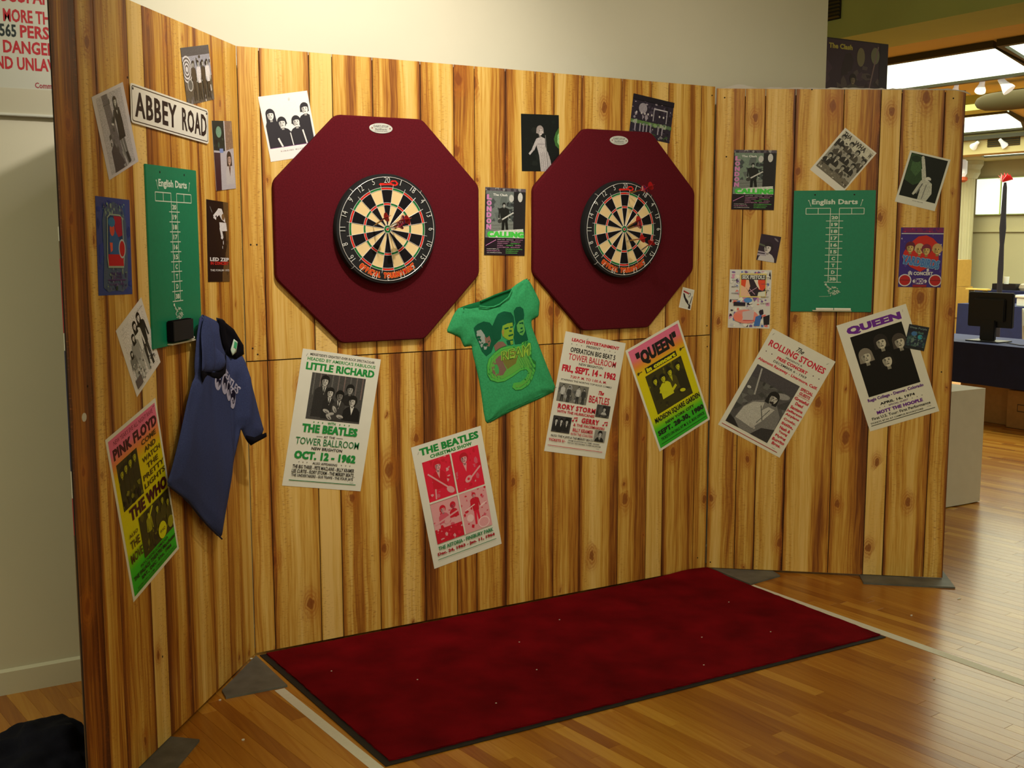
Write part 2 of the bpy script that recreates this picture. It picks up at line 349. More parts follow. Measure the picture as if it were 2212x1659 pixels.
    def mottle(s, x0, y0, x1, y1, n, cols, smin=.01, smax=.04, seed=1):
        rr = random.Random(seed)
        for i in range(n):
            x = rr.uniform(x0, x1); y = rr.uniform(y0, y1); a = rr.uniform(smin, smax); b = a*rr.uniform(.4, 1.6); t = rr.uniform(0, 6.28); k = rr.choice((3, 4, 5, 6))
            pts = []
            for j in range(k):
                u = t+6.283*j/k; px = min(max(x+math.cos(u)*a*rr.uniform(.6, 1), x0), x1); py = min(max(y+math.sin(u)*b*s.w/s.h*rr.uniform(.6, 1), y0), y1); pts.append((px, py))
            s.poly(pts, rr.choice(cols))
        return s

# ---------------------------------------------------------------- panel frames
LU = 1.35; LO = Vector((LU*math.cos(R(231)), LU*math.sin(R(231)), 0))
FR = {'L': (LO, R(51)), 'C': (Vector((0, 0, 0)), 0.0), 'R': (Vector((2.3967, 0, 0)), R(-40))}
def frame(p):
    o, a = FR[p]; return Matrix.Translation(o) @ Matrix.Rotation(a, 4, 'Z')
def pin(o, p, u, z, d=.004, rot=0):
    """put a thing whose face looks along its own -Y against a panel"""
    o.matrix_world = frame(p) @ Matrix.Translation((u, -d, z)) @ Matrix.Rotation(-R(rot), 4, 'Y')
    return o

# ---------------------------------------------------------------- setting
FL = floor_mat()
WALL = mat('white_wall_paint', (214, 208, 190), .65, noise=.02, nscale=3, bump=.08, bscale=60)
WOOD = wood_mat()
MF = Matrix.Rotation(R(7.0), 4, 'Z')
fl_root = empty('floor'); fl_root['kind'] = 'structure'
sub = MB().box(-9, 26, -9, 30, -.06, -.0105).build('subfloor', mat('floor_joint', (38, 18, 6), .9), fl_root)
bw = .0572
C_ = Vector((-1.3817, -4.415))
fwd2 = Vector((math.sin(yaw), math.cos(yaw))); rt2 = Vector((math.cos(yaw), -math.sin(yaw)))
cells = []
rr = random.Random(3)
for i in range(-110, 330):
    y = -9+rr.uniform(0, 1)
    while y < 24:
        ln = rr.uniform(.5, 1.6); cells.append((i, y, y+ln)); y += ln
near, far = [], []
for i, ya, yb in cells:
    c = MF @ Vector(((i+.5)*bw, (ya+yb)/2, 0)); p = Vector((c.x, c.y))-C_; d = p.dot(fwd2); s = p.dot(rt2)
    if d < .6 or abs(s) > .62*d+1.2 or c.x > 24: continue
    behind = c.y-(yb-ya)/2 > .35 and c.x < 2.9
    if behind: continue
    e1 = d-abs(0)
    seen = abs(s) < .47*d+.25 and d > 3.0 and not (c.x < 2.35 and c.x > .06 and -1.15 < c.y) and c.y < .5
    (near if seen else far).append((d, i, ya, yb))
near.sort(); far += near[290:]; near = near[:290]
def strip(mb_v, mb_f, cols, uvs, i, ya, yb):
    g = .0003; x0, x1, y0, y1, ch = i*bw+g, (i+1)*bw-g, ya+g, yb-g, .0005; k = len(mb_v)
    q = [(x0, y0, -.010), (x1, y0, -.010), (x1, y1, -.010), (x0, y1, -.010), (x0, y0, -ch), (x1, y0, -ch), (x1, y1, -ch), (x0, y1, -ch), (x0+ch, y0+ch, 0), (x1-ch, y0+ch, 0), (x1-ch, y1-ch, 0), (x0+ch, y1-ch, 0)]
    mb_v += [tuple(MF @ Vector(v)) for v in q]
    fs = [[0, 1, 5, 4], [1, 2, 6, 5], [2, 3, 7, 6], [3, 0, 4, 7], [4, 5, 9, 8], [5, 6, 10, 9], [6, 7, 11, 10], [7, 4, 8, 11], [8, 9, 10, 11]]
    mb_f += [[a+k for a in f] for f in fs]; c = (rr.random(), min(1, max(0, rr.gauss(.5, .26))), 0, 1); cols += [c]*len(fs)
def build_strip(name, lst, stuff=False):
    v, f, c = [], [], []
    for d, i, ya, yb in lst: strip(v, f, c, None, i, ya, yb)
    o = meshobj(name, v, f, FL, fl_root, c)
    if stuff: o['kind'] = 'stuff'
    return o
for t in near: build_strip('floor_board', [t])
build_strip('distant_floor_boards', far, True)

# white wall behind the display and its right-hand end
wl = MB().box(-6, 3.245, .10, .40, 0, 4.0).build('wall_back', WALL); wl['kind'] = 'structure'
b_ = MB().add([(-6, .085, 0), (3.2, .085, 0), (3.2, .085, .088), (-6, .085, .088), (-6, .099, .097), (3.2, .099, .097), (-6, .099, 0), (3.2, .099, 0)], [[0, 1, 2, 3], [3, 2, 5, 4], [1, 7, 5, 2], [0, 3, 4, 6], [6, 4, 5, 7], [0, 6, 7, 1]]).build('baseboard_back', WALL); b_['kind'] = 'structure'
CEIL = mat('tan_ceiling_paint', (206, 184, 108), .8, noise=.05, nscale=2)
BEAM = mat('tan_beam_paint', (188, 202, 122), .8, noise=.05, nscale=2)
HALLW = mat('cream_hall_wall', (206, 198, 158), .8, noise=.03, nscale=1.5)
c1 = MB().box(-9, 5.3, -9, 30, 4.0, 4.1).build('ceiling', CEIL); c1['kind'] = 'structure'
c2 = MB().box(5.85, 26, -9, 30, 3.4, 3.5).build('ceiling', CEIL); c2['kind'] = 'structure'
c3 = MB().box(5.3, 5.85, -9, 30, 3.2, 4.1).box(6.15, 6.35, -9, 30, 3.28, 3.4).build('trim_1', BEAM); c3['kind'] = 'structure'
c4 = MB().box(14.6, 15.0, -9, 30, 3.02, 3.4).build('trim_2', mat('pale_beam_paint', (196, 184, 134), .8)); c4['kind'] = 'structure'
c5 = MB().box(10.6, 11.0, -9, 30, 3.22, 3.4).build('trim_3', BEAM); c5['kind'] = 'structure'
wf = MB().box(21.5, 21.7, -9, 30, 0, 1.80).box(21.44, 21.7, -9, 30, 1.80, 1.83).box(21.52, 21.7, -9, 30, 1.83, 3.4).build('wall_far', HALLW); wf['kind'] = 'structure'
wn = MB().box(-9, 26, 20, 20.2, 0, 4.1).build('wall_side', HALLW); wn['kind'] = 'structure'

# ---------------------------------------------------------------- display panels
GROOVE = mat('groove_dark', (34, 18, 8), .9)
PLY = mat('plywood_back', (150, 110, 66), .8, noise=.1, nscale=8)
pr_ = random.Random(11)
def plank(parent, u0, u1, z0, z1, prof, seed=None, edge=None, top=None):
    """prof: tones of the printed board from its left to its right side"""
    g = .0017; t = .0042; c = .0014; u0 += g; u1 -= g; w = u1-u0; n = len(prof)
    za, zb = (z1, z1) if top is None else top
    sec = [(u0, 0), (u0, -t+c)]+[(u0+c+(w-2*c)*i/(n-1), -t) for i in range(n)]+[(u1, -t+c), (u1, 0)]; k = len(sec)
    v = [(x, y, z0) for x, y in sec]+[(x, y, za+(zb-za)*(x-u0)/w) for x, y in sec]
    f = [[i, (i+1) % k, k+(i+1) % k, k+i] for i in range(k)]+[list(range(k))[::-1], list(range(k, 2*k))]
    sd = seed if seed is not None else pr_.random(); ed = edge if edge is not None else pr_.uniform(.1, 1)
    tn = [prof[0], prof[0]]+list(prof)+[prof[-1], prof[-1]]; uv = [((x-u0)/w, 0) for x, y, z in v]
    o = meshobj('plank', v, f, WOOD, parent, (0, 0, 0, 1), uvs=uv); me = o.data; ca = me.color_attributes['Col']
    for l in me.loops: ca.data[l.index].color = (sd, tn[l.vertex_index % k], ed, 1)
    return o
def panel(key, label, bounds, W_, H_, tiers, tones, seeds=None, slope=0):
    o, a = FR[key]; root = empty('display_panel', o, a, label, 'display panel')
    MB().box(bounds[0]+.004, W_-.004, .0003, .006, .012, H_-.012-slope).build('backing_sheet', GROOVE, root)
    st = MB()
    for x in ((.16, .20), (W_-.20, W_-.16)): st.box(x[0], x[1], .0065, .045, .012, H_-.05-slope)
    st.box(.20, W_-.20, .0065, .045, .012, .05)
    st.build('rear_frame', PLY, root)
    for ti, (z0, z1) in enumerate(tiers):
        for i, (a_, b) in enumerate(zip(bounds, bounds[1:])):
            top = None
            if slope: top = (z1-slope*a_/W_, z1-slope*b/W_)
            plank(root, a_, b, z0, z1, [q+pr_.uniform(-.06, .06)+(.06 if len(tiers) > 1 and ti == 0 else 0) for q in tones[i]], top=top)
    return root
CB = [.002, .09, .294, .392, .568, .786, .944, 1.045, 1.199, 1.353, 1.455, 1.606, 1.831, 2.004, 2.105, 2.306, 2.394]
CT = [(.42, .32, .38), (.52, .25, .2, .28, .52), (.12, .06, .1), (.55, .34, .6, .68, .3, .35, .6), (.62, .3, .55, .62, .3, .18, .3, .72), (.66, .55, .24, .28, .45), (.55, .42, .6),
      (.5, .28, .36, .5, .72), (.74, .5, .2, .26, .6), (.5, .38, .56), (.36, .24, .3, .6, .7), (.55, .3, .16, .3, .6, .5), (.4, .34, .62, .44), (.2, .12, .16), (.62, .3, .34, .52, .34), (.42, .32, .46)]
pc = panel('C', 'wide back panel of vertical pine-look planks behind both dartboards', CB, 2.396, 2.44, ((.012, 1.216), (1.2205, 2.438)), CT)
RB = [.004, .145, .242, .386, .613, .785, .88, 1.078, 1.172]
pR = panel('R', 'narrow plank panel at the right angled forward, torn paper along its top edge', RB, 1.176, 2.436, ((.012, 2.43),), [(.62, .2, .3, .55, .6), (.5, .4, .52), (.36, .24, .3, .66), (.6, .2, .18, .5, .62, .5), (.4, .3, .5, .66, .72), (.16, .1, .14), (.6, .3, .34, .42, .6), (.4, .3, .36, .64)], slope=.034)
LB = [.022, .15, .256, .462, .564, .742, .96, 1.109, 1.212, 1.346]
pL = panel('L', 'tall plank panel at the left angled forward, its top out of the picture', LB, 1.348, 2.44, ((.012, 2.438),), [(.86, .62, .72, .95), (.72, .42, .5, .74), (.62, .42, .36, .5, .7), (.26, .16, .24), (.66, .72, .4, .56, .72), (.6, .36, .3, .5, .72), (.6, .34, .3, .46), (.55, .4, .55), (.6, .36, .3, .36)])
# torn paper edge on the right panel
tb = MB(); pts = []
n = 70; rr = random.Random(4); hh = [rr.uniform(.003, .009)+(.012*max(0, math.sin((i-2)/9*math.pi)) if 1 < i < 11 else 0) for i in range(n+1)]
for i in range(n):
    u0, u1 = .002+1.19*i/n, .002+1.19*(i+1)/n; z0, z1 = 2.43-.034*u0/1.176, 2.43-.034*u1/1.176
    dr = lambda u: -.02*max(0, (u-1.10)/.09)**2
    tb.add([(u0, -.0045, z0+dr(u0)), (u1, -.0045, z1+dr(u1)), (u1, -.006, z1+hh[i+1]+dr(u1)), (u0, -.006, z0+hh[i]+dr(u0)), (u0, -.003, z0+dr(u0)), (u1, -.003, z1+dr(u1)), (u1, -.0045, z1+hh[i+1]+dr(u1)), (u0, -.0045, z0+hh[i]+dr(u0))],
           [[0, 1, 2, 3], [7, 6, 5, 4], [3, 2, 6, 7], [1, 0, 4, 5]])
tb.build('torn_paper_edge', mat('paper_edge', (196, 190, 184), .7), pR)
# screw and nail holes seen on the planks
hole = mat('screw_hole', (26, 14, 8), .8)
for key, root, hs in (('C', pc, [(2.372, 2.395), (2.37, 1.265), (2.375, 1.16), (2.34, .07), (.05, 1.245), (.03, 1.27), (.035, 1.68), (.06, 1.68)]), ('R', pR, [(.045, 2.385), (1.115, 2.36), (.46, 2.415), (.06, 2.1), (.025, .04), (1.12, 1.05)]), ('L', pL, [(.45, 2.2), (.12, 1.28), (.52, .31)])):
    for u, z in hs:
        o = MB().lathe([(.0038, -.0040), (.0038, -.0047), (.0012, -.0049)], 8, 'y', (u, 0, z)).build('screw', hole, root)
o = MB().lathe([(.013, -.0040), (.013, -.0050), (.005, -.0052)], 16, 'y', (.092, 0, 1.193)).build('chipped_hole', mat('white_chip', (200, 196, 186), .7), pL)

# grey base plates that hold the panels up
PLATE = mat('grey_base_plate', (96, 96, 92), .55, noise=.25, nscale=14, bump=.1)
def plate(pts, h, label):
    mb = MB().prism(pts[::-1], 0.0004, h, axis='z'); o = mb.build('base_plate', PLATE); tag(o, label, 'base plate')
plate([(-.226, -.305), (-.232, -.378), (.004, -.385), (.0, -.02)], .009, 'grey triangular base plate under the corner of left and back panels')
plate([(-.50, -.609), (-.416, -.687), (-.56, -.885), (-.66, -.80)], .009, 'grey base plate at the foot of the left panel, cut by the picture edge')
plate([(2.42, -.025), (2.655, -.222), (2.634, -.297), (2.405, -.326), (2.405, -.28)], .009, 'grey triangular base plate under the corner of back and right panels')
plate([(2.985, -.498), (2.90, -.601), (3.227, -.883), (3.46, -.60), (3.30, -.46)], .009, 'grey base plate under the free end of the right panel')

# ---------------------------------------------------------------- mat and tape
RED = mat('maroon_carpet', (112, 8, 18), .95, noise=.34, nscale=5, spec=.05, bump=.9, bscale=420)
RUB = mat('black_rubber', (22, 20, 20), .7)
mroot = empty('floor_mat', (1.2, -.6, 0), 0, 'long dark red carpet mat with black rubber edge in front of the boards', 'floor mat')
mx0, mx1, my0, my1 = .030, 2.396, -1.185, -.012
def matx(x, y):  # slightly askew left edge, as laid
    t = (y-my1)/(my0-my1); return x+(1-(x-mx0)/(mx1-mx0))*(.034*t-.012)
def matz(x, y):
    cx, cy = (x-2.26)/.16, (y+.06)/.10
    b = math.exp(-(cx*cx+cy*cy)) ; return .016*b
def sheet(x0, x1, y0, y1, zt, zb, nx, ny, rag=0):
    vs, fs = [], []
    for lay in (0, 1):
        for j in range(ny+1):
            for i in range(nx+1):
                x = x0+(x1-x0)*i/nx; y = y0+(y1-y0)*j/ny; w = 1
                if rag and (i in (0, nx)): x += random.uniform(-rag, rag)
                if rag and (j in (0, ny)): y += random.uniform(-rag, rag)
                z = (zt if lay == 0 else zb)+matz(x, y)*(1 if lay == 0 else .9)
                vs.append((matx(x, y)-1.2, y+.6, z))
    q = (nx+1)*(ny+1)
    for j in range(ny):
        for i in range(nx):
            a = j*(nx+1)+i; fs += [[a, a+1, a+nx+2, a+nx+1], [q+a, q+a+nx+1, q+a+nx+2, q+a+1]]
    for i in range(nx):
        fs += [[i, q+i, q+i+1, i+1]]; a = ny*(nx+1)+i; fs += [[a, a+1, q+a+1, q+a]]
    for j in range(ny):
        a = j*(nx+1); fs += [[a, a+nx+1, q+a+nx+1, q+a]]; a += nx; fs += [[a, q+a, q+a+nx+1, a+nx+1]]
    return vs, fs
v, f = sheet(mx0, mx1, my0, my1, .0042, .0016, 40, 20); meshobj('rubber_edge', v, f, RUB, mroot)
v, f = sheet(mx0+.026, mx1-.008, my0+.024, my1-.010, .0105, .0043, 96, 48, .0022); meshobj('carpet_pile', v, f, RED, mroot, smooth=False)
TAPE = mat('white_floor_tape', (222, 220, 208), .5, noise=.03)
def tape(pts, label):
    n = 14; a, b, w0, w1 = pts; vs = []
    mb = MB(); a = Vector(a); b = Vector(b); d = (b-a).normalized(); nn = Vector((-d.y, d.x))
    P_ = []
    for i in range(n+1):
        t = i/n; p = a+(b-a)*t; P_.append((p+nn*w0/2, p-nn*w0/2))
    poly = [(q[0].x, q[0].y) for q in P_]+[(q[1].x, q[1].y) for q in P_][::-1]
    tag(mb.prism(poly, .0003, .0012, axis='z').build('floor_tape', TAPE), label, 'tape')
tape(((-.030, -.392), (.102, -2.3), .040, .052), 'white tape line on the floor along the left end of the red mat')
tape(((2.402, -.333), (2.512, -3.2), .050, .054), 'white tape line on the floor from the right end of the red mat outwards')
PAP = mat('paper_bit', (230, 228, 220), .7)
for (x, y, s, lb) in ((-.030, -.052, .005, 'tiny white paper scrap at the top of the left base plate'), (-.254, -.378, .005, 'tiny white paper scrap beside the left corner base plate'), (-.285, -.752, .007, 'white paper scrap on the floorboards by the left panel foot'), (3.11, -.996, .012, 'white paper scrap on the floor right of the end base plate'), (2.723, -1.045, .006, 'small pale crumb on the floor between tape and right panel'), (2.195, -1.60, .005, 'small pale crumb on the floor in front of the tape line')):
    mb = MB(); rr = random.Random(x); k = 7
    mb.prism([(x+s*math.cos(6.28*i/k)*rr.uniform(.6, 1.3), y+.6*s*math.sin(6.28*i/k)*rr.uniform(.6, 1.2)) for i in range(k)], .0005+(.0095 if x == -.030 else 0), .004+(.0095 if x == -.030 else 0), axis='z')
    tag(mb.build('paper_scrap', PAP), lb, 'scrap')
# lint on the carpet
lint = MB(); rr = random.Random(9)
for x, y in ((.197, -.347), (2.116, -.499), (.9, -.75), (1.3, -.3), (.6, -.95), (1.7, -.8), (1.0, -.45), (2.0, -.9), (1.5, -1.05), (.45, -.6)):
    lint.box(x-1.2, x-1.2+.005, y+.6, y+.604, .0108, .0125)
lint.build('lint_specks', PAP, mroot)['kind'] = 'stuff'

# ---------------------------------------------------------------- octagonal backboards, dartboards, darts
FELT = mat('maroon_felt', (88, 20, 30), .95, noise=.16, nscale=160, spec=.1, bump=.5, bscale=500)
BLK = mat('black_sisal_band', (12, 12, 18), .85)
def octboard(u, z, label):
    root = empty('dartboard_backboard', label=label, cat='backboard'); ap = .4625; s = ap*math.tan(math.pi/8)
    pts = []
    c = .018
    base = [(-s, ap), (s, ap), (ap, s), (ap, -s), (s, -ap), (-s, -ap), (-ap, -s), (-ap, s)]
    for i, p in enumerate(base):
        a, b = Vector(base[i-1]), Vector(base[(i+1) % 8]); p = Vector(p)
        for t in (-1, -.35, .35, 1):
            q = p+(a-p).normalized()*c*max(0, -t) if t < 0 else p+(b-p).normalized()*c*t
            if abs(t) < .5: q = q+(-p.normalized())*c*.10
            pts.append((q.x, q.y))
    mb = MB(); n = len(pts); e = .006
    def ring(sc, y): return [(x*sc, y, z_*sc) for x, z_ in pts]
    vs = ring(1, 0)+ring(1.0, -.018)+ring(1-.004/ap, -.0235)+ring(1-.010/ap, -.025); fs = []
    for k in range(3): fs += [[k*n+i, k*n+(i+1) % n, (k+1)*n+(i+1) % n, (k+1)*n+i] for i in range(n)]
    fs += [list(range(n)), list(range(3*n, 4*n))[::-1]]
    mb.add(vs, fs).build('felt_board', FELT, root, smooth=True)
    bd = MB().lathe([(.052, -.0252), (.052, -.0275), (.0505, -.028)], 40)
    bd.v = [(x, y, zz*.40+.416) for x, y, zz in bd.v]; bd = bd.build('oval_badge', mat('silver_badge', (206, 206, 204), .35, metal=.2), root)
    a = Art(.10, .04, .0285); R_ = (130, 60, 60); G = (90, 90, 92)
    a.text('DART-STOP', .17, .20, .83, .42, G, .03); a.text('by', .46, .45, .54, .54, G, 0); a.text('Backboards', .24, .52, .76, .68, G, .03); a.text('professional darts', .22, .74, .78, .86, G, .0)
    a.ell(.10, .5, .03, .03, R_); a.ell(.90, .5, .03, .03, R_)
    for i, c_ in ((0, 0),): pass
    k = len(a.v); a.v = [(x, y, zz+.416) for x, y, zz in a.v]; a.tv = [(x, y, zz+.416) for x, y, zz in a.tv]; a.finish(bd)
    pin(root, 'C', u, z, .0046); return root
octboard(.590, 1.737, 'maroon felt octagonal backboard at the left of the back panel')
octboard(1.795, 1.737, 'maroon felt octagonal backboard at the right of the back panel')

CREAM = (228, 200, 150); DARK = (20, 18, 22); SRED = (206, 34, 20); SGRN = (26, 112, 50)
SIS = attr_mat('sisal_face', .85, .14, 1400, .15)
WIRE = mat('steel_wire', (226, 226, 230), .35, metal=.3)
ORDER = [20, 1, 18, 4, 13, 6, 10, 15, 2, 17, 3, 19, 7, 16, 8, 11, 14, 9, 12, 5]
def dartboard(u, z, label):
    root = empty('dartboard', label=label, cat='dartboard'); F = -.0375
    MB().lathe([(.218, 0), (.2255, -.004), (.2255, -.033), (.2235, -.0365), (.213, F), (.001, F)], 72).build('board_body', BLK, root, smooth=True)
    v, f, c = [], [], []
    def sector(r0, r1, a0, a1, col, n=4):
        k = len(v)
        for r in (r0, r1):
            for i in range(n+1):
                t = R(a0+(a1-a0)*i/n); v.append((r*math.sin(t), F-.0003, r*math.cos(t)))
        for i in range(n): f.append([k+i, k+i+1, k+n+1+i+1, k+n+1+i][::-1]); c.append(lin(col))
    for s in range(20):
        a0, a1 = s*18-9, s*18+9; ev = s % 2 == 0
        sector(.0159, .0985, a0, a1, DARK if ev else CREAM); sector(.0985, .1075, a0, a1, SRED if ev else SGRN)
        sector(.1075, .161, a0, a1, DARK if ev else CREAM); sector(.161, .1705, a0, a1, SRED if ev else SGRN)
        sector(.0064, .0159, a0, a1, SGRN); sector(0, .0064, a0, a1, SRED)
    meshobj('playing_face', v, f, SIS, root, c)
    wr = MB()
    def circ(r, y, n=72): return [(r*math.sin(6.28318*i/n), y, r*math.cos(6.28318*i/n)) for i in range(n)]
    for r in (.0064, .0159, .0985, .1075, .161, .1705): wr.tube(circ(r, F-.0014), .0010, 5, closed=True)
    for s in range(20):
        t = R(s*18+9); wr.tube([(.0159*math.sin(t), F-.0016, .0159*math.cos(t)), (.183*math.sin(t), F-.0016, .183*math.cos(t))], .0010, 5)
    wr.build('wire_spider', WIRE, root)
    rg = MB().tube(circ(.2125, F-.003), .0013, 6, closed=True).build('number_ring', WIRE, root, smooth=True)
    for s, num in enumerate(ORDER):
        tv, tf = text_mesh(str(num), -.008); ax, bx = min(p[0] for p in tv), max(p[0] for p in tv); ay, by = min(p[1] for p in tv), max(p[1] for p in tv)
        h = .0245; sc = h/(by-ay); t = R(s*18); vv = []
        for yy in (F-.0042, F-.0028):
            for X, Y in tv:
                x = (X-(ax+bx)/2)*sc*.78; y = (Y-by)*sc+.2125
                vv.append((x*math.cos(t)+y*math.sin(t), yy, -x*math.sin(t)+y*math.cos(t)))
        n = len(tv); ff = [list(q) for q in tf]+[[i+n for i in q][::-1] for q in tf]
        meshobj('number', vv, ff, WIRE, rg)
    # curved words along the foot and the red arrow mark on top
    v, f, c = [], [], []
    def letter(ch, tdeg, rad, h, col, bold, yy):
      if True:
        tv, tf = text_mesh(ch, .01); ax, bx = min(p[0] for p in tv), max(p[0] for p in tv)
        sc = h/.70; t = R(tdeg)
      for ex, ey in ((-1, -1), (1, -1), (-1, 1), (1, 1)):
        k = len(v)
        for X, Y in tv:
            x = (X+ex*bold*1.3-(ax+bx)/2)*sc*.60; y = (Y+ey*bold-.35)*sc; yy -= 1e-7          # reads upright at the foot
            rx, rz = math.cos(t), math.sin(t)                   # tangent
            cx, cz = rad*math.sin(t), -rad*math.cos(t)
            v.append((cx+x*rx-y*math.sin(t), yy, cz+x*rz+y*math.cos(t)))
        f.extend([[i+k for i in q] for q in tf]); c.extend([lin(col)]*len(tf))
    msg = 'OFFICIAL TOURNAMENT'; wd = [.55 if ch == 'I' else .75 if ch == ' ' else 1.25 if ch == 'M' else 1.05 if ch in 'OUNTA' else .95 for ch in msg]; tot = sum(wd); span = 80
    a_ = -span/2-.5
    for ch, w in zip(msg, wd):
        t = a_+w/tot*span/2; a_ += w/tot*span
        if ch != ' ': letter(ch, t, .1905, .0205, (240, 124, 44), .085, F-.0006); letter(ch, t, .1905, .0185, (196, 20, 14), .02, F-.0010)
    k = len(v)
    bar = [(-.036, .181), (-.030, .187), (.012, .188), (.022, .199), (.040, .199), (.052, .188), (.048, .180), (.036, .176), (.018, .180), (-.030, .178)]
    v += [(x, F-.0007, zz) for x, zz in bar]; f.append(list(range(k, k+len(bar)))[::-1]); c.append(lin((216, 26, 16)))
    k = len(v); cut = [(.018, .1905), (.036, .195), (.044, .188), (.038, .182), (.030, .185), (.024, .186)]
    v += [(x, F-.0010, zz) for x, zz in cut]; f.append(list(range(k, k+len(cut)))[::-1]); c.append(lin((30, 14, 14)))
    meshobj('printed_lettering', v, f, PRINT, root, c)
    for t in (45, 135, 225, 315):
        q = R(t); MB().tube([(.2125*math.sin(q), F-.001, .2125*math.cos(q)), (.2255*math.sin(q), F+.003, .2255*math.cos(q)), (.227*math.sin(q), F+.012, .227*math.cos(q))], .0012, 6).build('ring_clip', WIRE, root)
    pin(root, 'C', u, z, .0298)
dartboard(.596, 1.742, 'bristle dartboard on the left backboard with four darts near the centre')
dartboard(1.8045, 1.744, 'bristle dartboard on the right backboard with darts at the top and lower right')

BRASS = mat('brass', (190, 150, 84), .3, metal=.9); STEEL = mat('dart_steel', (200, 200, 205), .3, metal=.9)
SHAFT = mat('dark_red_shaft', (150, 20, 26), .4); FLR = mat('red_flight', (196, 16, 30), .45); FLW = attr_mat('printed_flight', .45, .05, 300)
def dart(tip, tail, label, brass=True, flag=False, roll_=0.3):
    """tip and tail: (u, z, distance in front of the panel)"""
    root = empty('dart', label=label, cat='dart', group='darts stuck in the boards'); a = Vector((tip[0], -tip[2], tip[1])); b = Vector((tail[0], -tail[2], tail[1])); d = b-a; L_ = d.length
    k = L_/.16
    MB().lathe([(.0002, 0), (.0011, .012*k), (.0011, .035*k)], 8, 'z').build('point', STEEL, root)
    pf = [(.0018, .034*k)]+[(.0032+(.0004 if i % 2 else 0), (.036+.0052*i)*k) for i in range(10)]+[(.0022, .090*k)]
    MB().lathe(pf, 10, 'z').build('barrel', BRASS if brass else STEEL, root)
    MB().lathe([(.0024, .089*k), (.0021, .10*k), (.0025, .128*k), (.002, .133*k)], 8, 'z').build('shaft', SHAFT, root)
    for i in range(4):
        t = roll_+i*math.pi/2; ux = Vector((math.cos(t), math.sin(t), 0)); w = Vector((-math.sin(t), math.cos(t), 0))*.0003
        prof = [(0, .120), (.010, .127), (.018, .138), (.019, .150), (.015, .158), (0, .162)]
        v = [ux*r+Vector((0, 0, z*k))+w for r, z in prof]+[ux*r+Vector((0, 0, z*k))-w for r, z in prof]; n = 6
        f = [[0, 1, 2, 3, 4, 5], [11, 10, 9, 8, 7, 6]]+[[j, j+6, (j+1) % 6+6, (j+1) % 6] for j in range(6)]
        if flag:
            o = meshobj('flight', v, f, FLW, root, [lin((196, 20, 34))]*8)
            g = []; vv = []
            for sgn in (1, -1):
                k0 = len(vv); vv += [ux*.002+Vector((0, 0, .13*k))+w*sgn*1.6, ux*.016+Vector((0, 0, .138*k))+w*sgn*1.6, ux*.016+Vector((0, 0, .143*k))+w*sgn*1.6, ux*.002+Vector((0, 0, .137*k))+w*sgn*1.6]; g.append([k0, k0+1, k0+2, k0+3])
                k0 = len(vv); vv += [ux*.002+Vector((0, 0, .150*k))+w*sgn*1.6, ux*.017+Vector((0, 0, .147*k))+w*sgn*1.6, ux*.015+Vector((0, 0, .156*k))+w*sgn*1.6, ux*.002+Vector((0, 0, .158*k))+w*sgn*1.6]; g.append([k0, k0+1, k0+2, k0+3])
            meshobj('flight_print', vv, g, FLW, o, [lin((226, 226, 230)), lin((30, 40, 120))]*2)
        else: meshobj('flight', v, f, FLR, root)
    q = d.normalized().to_track_quat('Z', 'Y').to_matrix().to_4x4()
    root.matrix_world = frame('C') @ Matrix.Translation(a) @ q
dart((.531, 1.752, .060), (.537, 1.792, .205), 'dart left of the bull on the left board, dark red flight')
dart((.585, 1.742, .060), (.597, 1.758, .205), 'dart nearest the bull on the left board, union flag flight', False, True, .6)
dart((.598, 1.750, .060), (.611, 1.781, .205), 'dart up and right of the bull on the left board, flight behind others', False, True, .1)
dart((.616, 1.732, .060), (.632, 1.784, .200), 'rightmost dart on the left board, dark red flight')
dart((1.813, 1.907, .060), (1.830, 1.928, .200), 'dart in the double at the top of the right board', True, True, .5)
dart((1.8745, 1.915, .050), (1.872, 1.944, .190), 'topmost dart of the right board, past the number ring')
dart((1.806, 1.744, .060), (1.794, 1.790, .205), 'dart in the bull of the right board, tail raised, red flight')
dart((1.817, 1.742, .060), (1.798, 1.766, .205), 'dart just right of the bull on the right board, tail lower', True, True, .2)
dart((1.819, 1.689, .060), (1.818, 1.702, .205), 'dart in the lower right of the right board inside the treble ring')
dart((1.900, 1.640, .060), (1.870, 1.686, .200), 'lowest dart of the right board near the double ring', False, False, .9)

# ---------------------------------------------------------------- posters and photographs
GREEN = (24, 140, 62); BLACK = (24, 22, 24); CRIM = (196, 24, 52)
STAPLE = mat('staple_wire', (60, 58, 58), .4, metal=.7)
def sheetof(name, p, u, z, w, h, rot, d, label, cat, col=(226, 224, 214), m=None, t=.0008, staples=()):
    mm = m or mat('sheet_%d_%d_%d' % col, col, .45, noise=.02, nscale=20)
    o = MB().box(-w/2, w/2, -t, 0, -h/2, h/2).build(name, mm); tag(o, label, cat)
    for x, y, a in staples:
        q = R(a); dx, dz = math.cos(q)*.006, math.sin(q)*.006; px, pz = (x-.5)*w, (.5-y)*h
        MB().tube([(px-dx, -t, pz-dz), (px-dx*.9, -t-.0014, pz-dz*.9), (px+dx*.9, -t-.0014, pz+dz*.9), (px+dx, -t, pz+dz)], .0005, 5).build('staple', STAPLE, o)
    pin(o, p, u, z, d, rot)
    return o, Art(w, h, t+.0002)
PD = .0048
def stars(a, y, xs, c, s=.008):
    for x in xs: a.ell(x, y, s, s, c, n=5)

